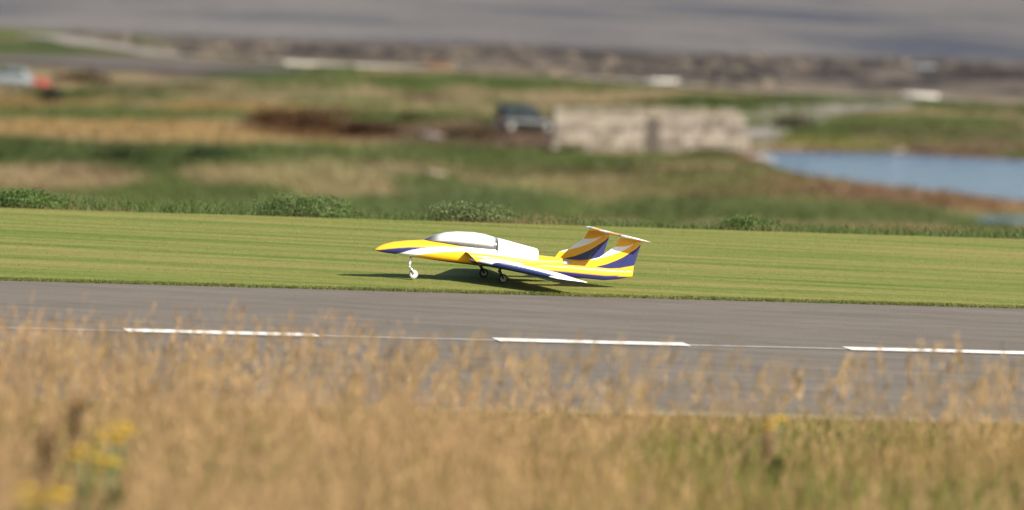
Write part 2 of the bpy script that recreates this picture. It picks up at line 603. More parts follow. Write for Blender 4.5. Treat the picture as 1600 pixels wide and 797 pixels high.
def seen(x, y, z, ex=120):
    px, py = project(x, y, z)
    return (px > -ex) & (px < 1600 + ex)


def jit(col, n, amt=0.18):
    return np.array(col)[None] * rng.uniform(1 - amt, 1 + amt, (n, 1)) * rng.uniform(1 - amt * 0.25, 1 + amt * 0.25, (n, 3))


# mown lawn
n = 260000
t = rng.uniform(-8, 20, n); s = np.concatenate([rng.uniform(S_FAR - 0.03, S_LIP + 0.3, n - 40000), S_FAR - 0.11 + 0.3 * rng.uniform(0, 1, 40000) ** 1.4])
x, y = ts_to_xyz(t, s)
k = seen(x, y, 0, 60)
x, y, s, t = x[k], y[k], s[k], t[k]
n = len(x)
pn = fbm(t * 0.55, s * 3.2, 61)[:, None]
pm = fbm(t * 0.5, s * 4.0, 62)[:, None]
pn = 0.5 * pn + 0.5 * fbm(t * 0.10, s * 2.6, 63)[:, None]
c = np.array(alb(124, 146, 66, 1.6)) * (1 - sstep(0.42, 0.56, pn)) + np.array(alb(164, 158, 92, 1.6)) * sstep(0.42, 0.56, pn)
c = c * (0.78 + 0.44 * pm) * rng.uniform(0.95, 1.05, (n, 1))
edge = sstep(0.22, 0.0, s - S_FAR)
h = rng.uniform(0.004, 0.010, n) * (1 + 2.4 * edge * fbm(t * 3, s * 3, 64))
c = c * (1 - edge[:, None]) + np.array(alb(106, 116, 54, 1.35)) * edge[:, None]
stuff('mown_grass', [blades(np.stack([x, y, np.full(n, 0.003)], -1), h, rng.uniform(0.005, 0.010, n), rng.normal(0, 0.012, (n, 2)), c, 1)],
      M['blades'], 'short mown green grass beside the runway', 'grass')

# rough grass on the lip behind the lawn
n = 110000
t = rng.uniform(-8, 20, n); s = S_LIP + rng.uniform(0, 1, n) ** 1.3 * 4.5 - 0.05
x, y = ts_to_xyz(t, s); z = height(x, y)
k = seen(x, y, z, 60); x, y, z, s, t = x[k], y[k], z[k], s[k], t[k]; n = len(x)
pn = fbm(t * 0.5, s * 1.2, 71); pg = fbm(t * 0.9, s * 1.5, 72)
h = (0.035 + 0.13 * sstep(0.3, 0.75, pn) * sstep(0, 0.9, s - S_LIP) * (1 - 0.45 * sstep(9, 13, t))) * rng.uniform(0.3, 1.2, n)
c = np.array(alb(98, 120, 62, 1.35)) * (1 - sstep(0.52, 0.68, pg))[:, None] + np.array(alb(150, 136, 90, 1.15)) * sstep(0.52, 0.68, pg)[:, None]
c = c * rng.uniform(0.7, 1.25, (n, 1))
stuff('rough_grass', [blades(np.stack([x, y, z], -1), h, rng.uniform(0.004, 0.009, n), rng.normal(0, 0.17, (n, 2)) * (h / 0.2)[:, None], c, 2)],
      M['blades'], 'rough unmown green grass along the far edge of the lawn', 'grass')

# tufts over the shore plain
n = 70000
yy = 17.4 * FPX / (rng.uniform(90, 345, n) + 200)
x = rng.uniform(-1, 1, n) * yy * 0.115; y = yy
z = height(x, y)
px, py = project(x, y, z)
pd = np.minimum(sdist(W_POND, x, y), sdist(W_POOL, x, y))
ypath = np.interp(px, PATH_X, PATH_Y)
k = (pd > 1.0) & (py > ypath + 5) & ~((px > 850) & (px < 1200) & (py > 205) & (py < 243))
cc = cover_colour(x, y, z)
greenness = cc[:, 1] / (cc[:, 0] + 1e-6)
k &= rng.uniform(0, 1, n) < np.where(greenness > 1.0, 1.0, 0.35)
k &= ~((px < 460) & (py < 132)) 
x, y, z, cc = x[k], y[k], z[k], cc[k]
parts = []
for j in range(5):
    m_ = len(x)
    parts.append(blades(np.stack([x + rng.normal(0, 0.18, m_), y + rng.normal(0, 0.18, m_), z - 0.05], -1), rng.uniform(0.10, 0.36, m_) * (0.6 + 0.9 * fbm(x / 7, y / 7, 81)),
                        rng.uniform(0.08, 0.22, m_), rng.normal(0, 0.16, (m_, 2)), cc * rng.uniform(0.95, 1.5, (m_, 1)), 1))
stuff('coastal_grass', parts, M['blades'], 'rough grass and low herbs in tan and green bands over the shore plain', 'grass')


# ------------------------------------------------------------------ foreground bank: tall dry grass
def bank_foot(px, py, h):
    """foot of a plant of height h on the bank whose top is seen at the pixel"""
    yy_ = np.linspace(13, 29, 640)
    d = CR @ Vector(((px - 800) / FPX, -(py - 398.5) / FPX, -1))
    xx = d.x * yy_ / d.y; zt = CAMZ + d.z * yy_ / d.y
    i_ = int(np.argmin(np.abs(zt - h - height(xx, yy_))))
    return float(xx[i_]), float(yy_[i_])


RAG = [(178, 662, 0.46, 'yellow ragwort with the widest flower heads in the dry grass, highest of its group', 11, 1, 0.075),
       (132, 697, 0.40, 'small yellow ragwort just below the highest ragwort in the dry grass', 5, 2, 0.05),
       (168, 713, 0.36, 'small pale yellow ragwort beside the low small ragwort, third down the slope', 5, 3, 0.05),
       (62, 764, 0.42, 'yellow ragwort at the bottom corner of the bank, largest and lowest of its group', 13, 4, 0.10),
       (1212, 655, 0.36, 'lone small yellow ragwort near the runway verge beside a brown dock stalk', 4, 5, 0.04)]
DOCK = [(118, 610, 0.48, 'dark brown dock plant in the golden grass above the yellow ragwort', 21),
        (70, 655, 0.42, 'brown dock plant in the golden grass, closest to the picture\'s left border', 23),
        (1203, 650, 0.34, 'brown dock plant beside the lone small ragwort', 22)]
FEET = [bank_foot(*q[:3]) for q in RAG + DOCK]


def clear_of_plants(x, y, wide=0.095, deep=2.1):
    k = np.ones(len(x), bool)
    for fx, fy in FEET:
        k &= ~((np.abs(x - fx * y / fy) < wide) & (y < fy + 0.05) & (y > fy - deep))
    return k


def bank(n, s0, s1):
    t = rng.uniform(-6, 14, n); s = rng.uniform(s0, s1, n)
    x, y = ts_to_xyz(t, s); z = height(x, y)
    k = seen(x, y, z, 300)
    return x[k], y[k], z[k], s[k], t[k]


x, y, z, s, t = bank(76000, 15.5, S_NEAR - 0.5)
px, py = project(x, y, z)
left = sstep(1250, 200, px)
dens = 0.35 + 0.65 * sstep(0.3, 0.6, fbm(t * 0.8, s * 0.8, 91))
dens *= sstep(S_NEAR - 0.5, S_NEAR - 3.5, s) * (0.07 + 0.43 * left)
k = (rng.uniform(0, 1, len(x)) < dens) & clear_of_plants(x, y)
x, y, z, s, t, left = x[k], y[k], z[k], s[k], t[k], left[k]
n = len(x)
hp = fbm(t * 1.1, s * 0.9, 92)
h = (0.24 + 0.26 * sstep(0.3, 0.75, hp) + 0.15 * left) * rng.uniform(0.65, 1.2, n)
lean = rng.normal(0, 0.09, (n, 2)) + np.array([0.05, 0.0])
g = sstep(0.52, 0.72, fbm(t * 0.7 + 9, s * 0.7, 93))[:, None]
c = (np.array(alb(212, 176, 126, 1.2)) * (1 - g) + np.array(alb(176, 158, 92, 1.15)) * g) * rng.uniform(0.7, 1.3, (n, 1))
pos = np.stack([x, y, z - 0.02], -1)
stalk = blades(pos, h, rng.uniform(0.0022, 0.004, n), lean, c * 0.9, 3, c)
hc = (np.array(alb(220, 182, 134, 1.15)) * (1 - g * 0.4) + np.array(alb(190, 160, 108, 1.15)) * g * 0.4) * rng.uniform(0.75, 1.25, (n, 1))
hd = heads(pos, h * 1.02, lean, hc, rng.uniform(0.07, 0.15, n), rng.uniform(0.008, 0.02, n), 12)
print('stalks', n)
stuff('tall_dry_grass', [stalk, hd], M['blades'], 'tall dry golden grass with seed heads on the bank in front of the runway', 'grass')

# a few taller wisps standing above the rest
x, y, z, s, t = bank(1700, 17.5, S_NEAR - 3)
k = (vnoise(t * 1.3, s * 0.7, 95) > 0.35) & clear_of_plants(x, y)
x, y, z, s, t = x[k], y[k], z[k], s[k], t[k]
n = len(x)
h = np.clip(0.62 + (S_NEAR - 5 - s) * 0.03, 0.5, 0.95) * rng.uniform(0.75, 1.15, n)
lean = rng.normal(0, 0.12, (n, 2)) + np.array([0.06, 0.0])
c = np.array(alb(208, 176, 126, 1.15)) * rng.uniform(0.75, 1.25, (n, 1))
pos = np.stack([x, y, z - 0.02], -1)
stuff('grass_wisps', [blades(pos, h, rng.uniform(0.002, 0.0035, n), lean, c * 0.9, 3, c),
                      heads(pos, h * 1.02, lean, c * 1.05, rng.uniform(0.10, 0.2, n), rng.uniform(0.012, 0.03, n), 16)],
      M['blades'], 'sparse taller dry grass wisps rising over the runway from the bank', 'grass')

x, y, z, s, t = bank(120000, 15.5, S_NEAR + 0.05)
n = len(x)
g = sstep(0.36, 0.6, fbm(t * 0.7 + 9, s * 0.7, 93))[:, None] * 0.75
near = sstep(S_NEAR - 2.5, S_NEAR, s)
c = (np.array(alb(190, 160, 98, 1.15)) * (1 - g) + np.array(alb(128, 140, 60, 1.2)) * g)
nr = near[:, None] * 0.6
c = (c * (1 - nr) + np.array(alb(160, 154, 82, 1.15)) * nr) * rng.uniform(0.7, 1.25, (n, 1))
h = rng.uniform(0.08, 0.26, n) * (1 - 0.6 * near)
stuff('bank_grass', [blades(np.stack([x, y, z - 0.02], -1), h, rng.uniform(0.004, 0.009, n), rng.normal(0, 0.09, (n, 2)), c, 2)],
      M['blades'], 'low green and straw grass under the tall stalks of the bank', 'grass')


# ------------------------------------------------------------------ plants
def leaf_cloud(n, r, col, size, seed, flat=0.6, shell=0.5):
    g = np.random.default_rng(seed)
    d = g.normal(0, 1, (n, 3)); d /= np.linalg.norm(d, axis=1)[:, None]
    rr = g.uniform(shell, 1, n) ** 0.6
    lump = 0.45 + 0.9 * vnoise(d[:, 0] * 2.6 + 9, d[:, 2] * 2.6 + d[:, 1] * 2.1 + 5, seed)
    c = d * (rr * lump)[:, None] * np.array(r)
    c[:, 2] = np.abs(c[:, 2]) * 1.0 + 0.04
    a = g.normal(0, 1, (n, 3)); a /= np.linalg.norm(a, axis=1)[:, None]
    b = np.cross(a, d + g.normal(0, 0.4, (n, 3))); b /= np.linalg.norm(b, axis=1)[:, None]
    L = size * g.uniform(0.6, 1.4, n)[:, None]
    V = np.stack([c - a * L, c + b * L * 0.45, c + a * L, c - b * L * 0.45], 1).reshape(-1, 3)
    C = np.repeat(np.array(col)[None] * g.uniform(0.65, 1.35, (n, 1)), 4, 0).reshape(-1, 3)
    F = np.arange(len(V)).reshape(-1, 4)
    return V, F, C


def tube_mesh(name, paths, sides=6):
    """paths: list of (points, radii)"""
    bm = bmesh.new()
    for pts, rad in paths:
        rings = []
        for i, p in enumerate(pts):
            p = Vector(p)
            d = (Vector(pts[min(i + 1, len(pts) - 1)]) - Vector(pts[max(i - 1, 0)])).normalized()
            q = d.to_track_quat('Z', 'Y')
            rings.append([bm.verts.new(p + q @ Vector((math.cos(6.2832 * j / sides) * rad[i], math.sin(6.2832 * j / sides) * rad[i], 0))) for j in range(sides)])
        for a, b in zip(rings, rings[1:]):
            for j in range(sides):
                f = bm.faces.new((a[j], a[(j + 1) % sides], b[(j + 1) % sides], b[j])); f.smooth = True
        bm.faces.new(rings[0][::-1]); bm.faces.new(rings[-1])
    me = bpy.data.meshes.new(name); bm.to_mesh(me); bm.free()
    return me


M['bark'] = mat_plain('bark', (0.07, 0.05, 0.035), 0.9, var=0.3)
M['stem_green'] = mat_plain('stem_green', (0.09, 0.11, 0.035), 0.7, var=0.3)


def shrub(loc, r, col, label, size=0.1, n=500, seed=1, name='shrub', group=None):
    e = empty(name, loc)
    tag(e, label, 'shrub', group)
    V, F, C = leaf_cloud(n, r, col, size, seed)
    obj('crown', np_mesh('crown', V, F, C), M['leaves'], e)
    g = random.Random(seed)
    paths = []
    for i in range(6):
        a = g.uniform(0, 6.28)
        paths.append(([(0.03 * math.cos(a), 0.03 * math.sin(a), -0.15), (0.25 * r[0] * math.cos(a), 0.25 * r[1] * math.sin(a), 0.4 * r[2]),
                       (0.6 * r[0] * math.cos(a), 0.6 * r[1] * math.sin(a), 0.8 * r[2])], [0.025 * r[2] + 0.006, 0.018 * r[2] + 0.004, 0.004]))
    obj('trunk', tube_mesh('trunk', paths, 5), M['bark'], e)
    return e


SHR = [
    (450, 322, 0.50, 0.19, (86, 108, 54), 'dark green bushy shrub on the lawn edge, largest of those behind the lawn'),
    (35, 322, 0.42, 0.14, (82, 106, 48), 'dark green low shrub on the lawn edge at the picture\'s left border'),
    (735, 340, 0.42, 0.15, (98, 112, 66), 'grey green soft shrub on the lawn edge behind the white canopy'),
    (1170, 354, 0.30, 0.10, (88, 106, 52), 'small dark green shrub on the lawn edge below the pond\'s near end'),
]
for i, (a, b, rw_, rh_, c_, lb) in enumerate(SHR):
    p = P(a, b, 0); p = p + N * 0.5
    s_ = sn(p)
    q = tn(p.x * T.x + p.y * T.y, S_LIP + 0.9)
    q.z = hz(q.x, q.y)
    shrub(q, (rw_, 0.3, rh_), alb(*c_, 1.9), lb, 0.010, 5000, 40 + i, 'lawn_edge_shrub', 'shrubs along the far edge of the lawn')
RSH = [(430, 193, 2.2, 1.1, (116, 80, 44), 'rust brown shrub with green tips, first of the brown thicket from the straw field'),
       (500, 203, 2.5, 1.4, (104, 68, 38), 'tall rust brown shrub in the middle of the brown thicket'),
       (575, 212, 2.4, 1.2, (84, 56, 34), 'darkest brown shrub of the thicket, on the side of the stone wall'),
       (650, 188, 1.5, 0.5, (96, 104, 48), 'low green shrub between the brown thicket and the dark van'),
       (745, 216, 2.4, 0.7, (108, 84, 58), 'low dull brown shrub in front of the dark van'),
       (930, 230, 1.3, 0.5, (74, 84, 42), 'small dark green shrub at the wall foot, between the van end and the doorway'),
       (890, 238, 1.1, 0.45, (104, 108, 62), 'low pale green shrub at the wall foot, at the end by the dark van'),
       (1120, 242, 1.5, 0.35, (112, 106, 60), 'low olive shrub at the wall foot, at the end by the pond'),
       (83, 157, 0.9, 0.9, (34, 42, 20), 'small almost black shrub in the straw below the grey car'),
       (130, 126, 2.2, 0.6, (100, 76, 54), 'low brown shrub beside the red upturned dinghy'),
       (200, 252, 1.8, 0.7, (70, 88, 40), 'round dark green shrub above the pale bare patch on the shore plain'),
       (330, 250, 1.6, 0.7, (66, 86, 38), 'dark green shrub in the green band, between two pale bare patches'),
       (1240, 200, 1.6, 0.8, (82, 76, 44), 'dark olive shrub on the bank beside the gravel track')]
for i, (a, b, rw_, rh_, c_, lb) in enumerate(RSH):
    shrub(on(a, b), (rw_, 1.2, rh_), alb(*c_), lb, 0.16, 700, 60 + i, 'shore_shrub', 'shrubs on the shore plain')


def ragwort(px, py, h, label, nheads, seed, spread=0.1):
    """py = where the topmost flower heads are seen; foot on the bank below"""
    g = random.Random(seed)
    # find the foot so that the top (height h) is seen at px,py
    xx, yy_ = bank_foot(px, py, h)
    e = tag(empty('ragwort_plant', (xx, yy_, hz(xx, yy_))), label, 'wildflower', 'yellow ragwort plants in the dry grass')
    tops = []; paths = []
    for i in range(nheads):
        a = g.uniform(0, 6.28); r = spread * g.uniform(0.2, 1)
        tops.append((r * math.cos(a), r * math.sin(a), h * g.uniform(0.86, 1.0)))
    for tp in tops:
        paths.append(([(0, 0, -0.03), (tp[0] * 0.2, tp[1] * 0.2, h * 0.5), tp], [0.006, 0.005, 0.003]))
    obj('stem', tube_mesh('stem', paths, 5), M['stem_green'], e)
    V, F, C = leaf_cloud(50, (0.06, 0.06, h * 0.6), alb(92, 112, 46), 0.03, seed)
    obj('foliage', np_mesh('foliage', V, F, C), M['leaves'], e)
    for tp in tops:
        bm = bmesh.new(); 
        for j in range(16):
            a = g.uniform(0, 6.28); r = 0.03 * math.sqrt(g.random())
            c0 = Vector((r * math.cos(a), r * math.sin(a), 0.012 * (1 - (r / 0.03) ** 2) + g.uniform(-0.004, 0.004)))
            ctr = bm.verts.new(c0 + Vector((0, 0, 0.003)))
            ring = [bm.verts.new(c0 + Vector((0.013 * math.cos(6.28 * q / 8) * (1 if q % 2 else 0.6), 0.013 * math.sin(6.28 * q / 8) * (1 if q % 2 else 0.6), g.uniform(-0.003, 0.004)))) for q in range(8)]
            for q in range(8):
                bm.faces.new((ctr, ring[q], ring[(q + 1) % 8]))
        me = bpy.data.meshes.new('flower_head'); bm.to_mesh(me); bm.free()
        obj('flower_head', me, M['petal'], e, tp)
    return e


M['petal'] = mat_plain('ragwort_petal', (0.5, 0.33, 0.02), 0.6, var=0.15, vscale=60)
for q in RAG:
    ragwort(*q)


def dock(px, py, h, label, seed):
    g = random.Random(seed)
    xx, yy_ = bank_foot(px, py, h)
    e = tag(empty('dock_plant', (xx, yy_, hz(xx, yy_))), label, 'weed', 'brown dock plants on the bank')
    paths = []; pts = []
    for i in range(4):
        a = g.uniform(0, 6.28); r = 0.07 * g.random()
        tp = (r * math.cos(a), r * math.sin(a), h * g.uniform(0.75, 1))
        paths.append(([(0, 0, -0.03), (tp[0] * 0.4, tp[1] * 0.4, h * 0.5), tp], [0.006, 0.005, 0.002])); pts.append(tp)
    obj('stem', tube_mesh('stem', paths, 5), M['bark'], e)
    q = np.random.default_rng(seed); n = 400
    w = q.integers(0, 4, n); f = q.uniform(0.45, 1, n); pt = np.array(pts)[w]
    c = np.stack([pt[:, 0] * f, pt[:, 1] * f, pt[:, 2] * f], -1) + q.normal(0, 0.012, (n, 3))
    a = q.normal(0, 1, (n, 3)) * 0.007; b = q.normal(0, 1, (n, 3)) * 0.007
    V = np.stack([c - a, c + b, c + a, c - b], 1).reshape(-1, 3)
    C = np.repeat(np.array(alb(168, 132, 90))[None] * q.uniform(0.6, 1.3, (n, 1)), 4, 0)
    obj('seed_spike', np_mesh('seed_spike', V, np.arange(len(V)).reshape(-1, 4), C), M['leaves'], e)


for q in DOCK:
    dock(*q)

# ------------------------------------------------------------------ water
m, nt, bs, out = new_mat('pond_water')
bs.inputs['Base Color'].default_value = (0.035, 0.085, 0.17, 1)
bs.inputs['Roughness'].default_value = 0.12
n1 = noise_node(nt, 1.6, 4, 0.6, coords(nt, (1, 1, 1)))
bump(nt, bs, n1.outputs['Fac'], 1.0, 0.5)
M['pond'] = m
m, nt, bs, out = new_mat('sea_water')
n2 = noise_node(nt, 0.035, 6, 0.62, coords(nt, (0.8, 0.7, 1)))
nt.links.new(ramp(nt, n2.outputs['Fac'], [(0.38, (0.055, 0.057, 0.072)), (0.47, (0.10, 0.092, 0.09)), (0.62, (0.142, 0.127, 0.118))]), bs.inputs['Base Color'])
bs.inputs['Roughness'].default_value = 0.6
bs.inputs['Specular IOR Level'].default_value = 0.12
n1 = noise_node(nt, 0.35, 6, 0.65, coords(nt, (0.6, 1, 1)))
bump(nt, bs, n1.outputs['Fac'], 1.0, 1.2)
M['sea'] = m


def water(name, poly, z, mat):
    bm = bmesh.new()
    f = bm.faces.new([bm.verts.new((a, b, z)) for a, b in poly])
    bmesh.ops.triangulate(bm, faces=[f])
    me = bpy.data.meshes.new(name); bm.to_mesh(me); bm.free()
    for p_ in me.polygons:
        if p_.normal.z < 0: p_.flip()
    return tag(obj(name, me, mat), kind='structure')


def grow(poly, d):
    c = poly.mean(0)
    return c + (poly - c) * (1 + d / np.linalg.norm(poly - c, axis=1)[:, None])


water('pond', grow(W_POND, 1.5), PL_Z - 0.12, M['pond'])
water('tidal_pool', grow(W_POOL, 1.0), PL_Z - 0.12, M['pond'])
sy = [(-9000, 420), (9000, 420), (9000, 20000), (-9000, 20000)]
water('sea', np.array(sy), PL_Z - 0.42, M['sea'])


# ------------------------------------------------------------------ coast path, road, gravel track (ribbons on the plain)
def ribbon(name, px, wid, mat, lift=0.03, steps=8, tall=0.0):
    pts = [Vector(P(a, b, PL_Z)) for a, b in px]
    path = []
    for i in range(len(pts) - 1):
        for k in range(steps):
            path.append(pts[i].lerp(pts[i + 1], k / steps))
    path.append(pts[-1])
    V = []; n = len(path)
    ws = np.interp(np.linspace(0, 1, n), np.linspace(0, 1, len(wid)), wid) if hasattr(wid, '__len__') else [wid] * n
    for i, p in enumerate(path):
        d = path[min(i + 1, n - 1)] - path[max(i - 1, 0)]
        q = Vector((-d.y, d.x, 0)).normalized()
        row = []
        for k in (-1, -0.5, 0, 0.5, 1):
            v = p + q * ws[i] / 2 * k
            row.append((v.x, v.y, hz(v.x, v.y) + lift))
        V += row
    F = [[5 * i + j, 5 * i + 5 + j, 5 * i + 6 + j, 5 * i + 1 + j] for i in range(n - 1) for j in range(4)]
    return tag(obj(name, np_mesh(name, np.array(V), np.array(F), smooth=True), mat), kind='structure')


M['concrete'] = mat_plain('pale_concrete', alb(186, 176, 162), 0.85, var=0.2, vscale=0.6)
M['tarmac'] = mat_plain('old_tarmac', alb(118, 106, 98), 0.9, var=0.15, vscale=0.4)
M['gravel'] = mat_plain('gravel', alb(176, 166, 156), 0.95, var=0.2, vscale=2.0)
M['whitewash'] = mat_plain('whitewash', (0.4, 0.385, 0.35), 0.8, var=0.15, vscale=1.5)
ribbon('coast_path', [(270, 86), (450, 101), (630, 109.5), (830, 119.5), (1070, 136), (1300, 151), (1540, 161.5), (1750, 170)], [2.6, 2.6, 2.6, 3.4, 4.2, 4.6, 4.6], M['concrete'], 0.16)
ribbon('coast_road', [(-120, 92), (120, 98), (300, 107), (420, 113), (520, 118)], [10, 16, 18, 8, 2], M['tarmac'], 0.10)
ribbon('side_road', [(60, 58), (180, 74), (270, 86)], [5, 6, 3], M['gravel'], 0.10)
ribbon('gravel_track', [(1160, 214), (1195, 200), (1230, 184), (1275, 171), (1420, 166)], [5.0, 5, 7, 8, 3], M['gravel'], 0.10)
M['yard'] = mat_plain('stony_yard', alb(168, 152, 128), 0.95, var=0.25, vscale=1.0)


# ------------------------------------------------------------------ generic hard-surface helpers
def box_bm(bm, c, s, bevel=0.0, rot=None):
    r = bmesh.ops.create_cube(bm, size=1.0)
    vs_ = r['verts']
    for v in vs_:
        v.co = Vector((v.co.x * s[0], v.co.y * s[1], v.co.z * s[2]))
    if bevel:
        es = list({e for v in vs_ for e in v.link_edges})
        rr = bmesh.ops.bevel(bm, geom=es, offset=bevel, segments=2, affect='EDGES', profile=0.6)
        vs_ = list({v for f in rr['faces'] for v in f.verts} | {v for v in vs_ if v.is_valid})
    for v in vs_:
        if rot is not None:
            v.co = rot @ v.co
        v.co += Vector(c)


def box_obj(name, c, s, mat, parent, bevel=0.0, rot=None):
    bm = bmesh.new(); box_bm(bm, (0, 0, 0), s, bevel, rot)
    me = bpy.data.meshes.new(name); bm.to_mesh(me); bm.free()
    return obj(name, me, mat, parent, c)


def disc_mesh(name, profile, seg=20):
    """lathe about the Y axis: profile [(y, r)...]"""
    bm = bmesh.new(); rings = []
    for y_, r_ in profile:
        rings.append([bm.verts.new((r_ * math.cos(6.2832 * k / seg), y_, r_ * math.sin(6.2832 * k / seg))) for k in range(seg)])
    for a, b in zip(rings, rings[1:]):
        for k in range(seg):
            f = bm.faces.new((a[k], a[(k + 1) % seg], b[(k + 1) % seg], b[k])); f.smooth = True
    bm.faces.new(rings[0]); bm.faces.new(rings[-1][::-1])
    bmesh.ops.recalc_face_normals(bm, faces=bm.faces)
    me = bpy.data.meshes.new(name); bm.to_mesh(me); bm.free()
    return me


def loft(name, sections, closed=True, caps=True, cols=None, smooth=True):
    """sections: list of rings (lists of xyz)"""
    k = len(sections[0]); V = [p for s_ in sections for p in s_]
    F = []
    for i in range(len(sections) - 1):
        for j in range(k if closed else k - 1):
            j2 = (j + 1) % k
            F.append((i * k + j, i * k + j2, (i + 1) * k + j2, (i + 1) * k + j))
    me = bpy.data.meshes.new(name)
    ff = list(F)
    if caps:
        ff.append(tuple(range(k))[::-1]); ff.append(tuple((len(sections) - 1) * k + j for j in range(k)))
    me.from_pydata([tuple(v) for v in V], [], ff)
    me.polygons.foreach_set('use_smooth', [smooth] * len(me.polygons))
    if cols is not None:
        a = me.color_attributes.new('Col', 'FLOAT_COLOR', 'POINT')
        c = np.ones((len(V), 4), np.float32); c[:, :3] = cols
        a.data.foreach_set('color', c.ravel())
    me.update()
    bm = bmesh.new(); bm.from_mesh(me); bmesh.ops.recalc_face_normals(bm, faces=bm.faces); bm.to_mesh(me); bm.free()
    return me


# ------------------------------------------------------------------ stone wall
def stone_wall():
    a = on(860, 237); b = on(1178, 240)
    base = (a + b) / 2
    L = (b - a).length; H = 3.0
    ang = math.atan2(b.y - a.y, b.x - a.x)
    e = empty('stone_wall', (base.x, base.y, min(a.z, b.z) - 0.1), (0, 0, ang))
    tag(e, 'long pale stone wall with a dark narrow doorway, standing between the dark van and the pond', 'wall')
    box_obj('mortar_core', (-0.25, 0.3, H / 2 - 0.25), (L - 2.4, 0.42, H - 0.5), mat_plain('mortar', alb(112, 100, 86), 0.95), e)
    mats = [mat_plain('limestone_%d' % i, alb(*c), 0.9, var=0.2, vscale=2.5, bumps=0.5) for i, c in
            enumerate([(172, 161, 146), (160, 150, 136), (190, 180, 166), (138, 128, 116), (178, 165, 154)])]
    meshes = []
    for v in range(10):
        bm = bmesh.new(); box_bm(bm, (0, 0, 0), (1, 1, 1), 0.07)
        for q in bm.verts:
            q.co += Vector((random.uniform(-.03, .03), random.uniform(-.06, .06), random.uniform(-.03, .03)))
        me = bpy.data.meshes.new('stone'); bm.to_mesh(me); bm.free(); me.materials.append(mats[v % 5]); meshes.append(me)
    z = 0.0
    d0, d1 = L * (-0.5) + (1003 - 860) / 318 * L, L * (-0.5) + (1026 - 860) / 318 * L
    row = 0
    while z < H - 0.05:
        hh = min(random.uniform(0.34, 0.5), H - z)
        tone = [0, 1, 1, 2, 3, 4][(row * 5 + 2) % 6]
        endl = random.uniform(0, 0.25)
        endr = (z * 0.45) + random.uniform(0, 0.5)
        for u0, u1 in (((-L / 2 + endl), d0), (d1, L / 2 - endr)) if z < 2.2 else ((-L / 2 + endl, L / 2 - endr),):
            u = u0
            while u < u1 - 0.05:
                w = random.uniform(0.5, 1.35)
                if u1 - u - w < 0.3: w = u1 - u
                if z + hh > H - 0.1 and random.random() < 0.12:
                    u += w; continue
                mi = random.choice([tone, tone, tone, (tone + 2) % 5, 3])
                o = obj('stone', meshes[mi + 5 * (random.random() < 0.5)], None, e, (u + w / 2, 0.12 + random.uniform(-.05, .05), z + hh / 2))
                o.scale = (w - 0.05, 0.36, hh - 0.05)
                u += w
        z += hh; row += 1
    door = box_obj('door', ((d0 + d1) / 2, 0.02, 1.08), (d1 - d0 - 0.06, 0.08, 2.14), mat_plain('old_wood', alb(80, 71, 64), 0.8, var=0.25), e)
    for k in range(4):
        box_obj('plank', (-(d1 - d0) / 2 + 0.16 + k * (d1 - d0 - 0.3) / 3.0, -0.055, 0), ((d1 - d0) / 4.6, 0.03, 2.1), mat_plain('old_plank', alb(88, 78, 70), 0.8, var=0.3), door)
    box_obj('latch', (0.22, -0.09, 0.0), (0.06, 0.05, 0.16), M['dark_metal'], door)


stone_wall()


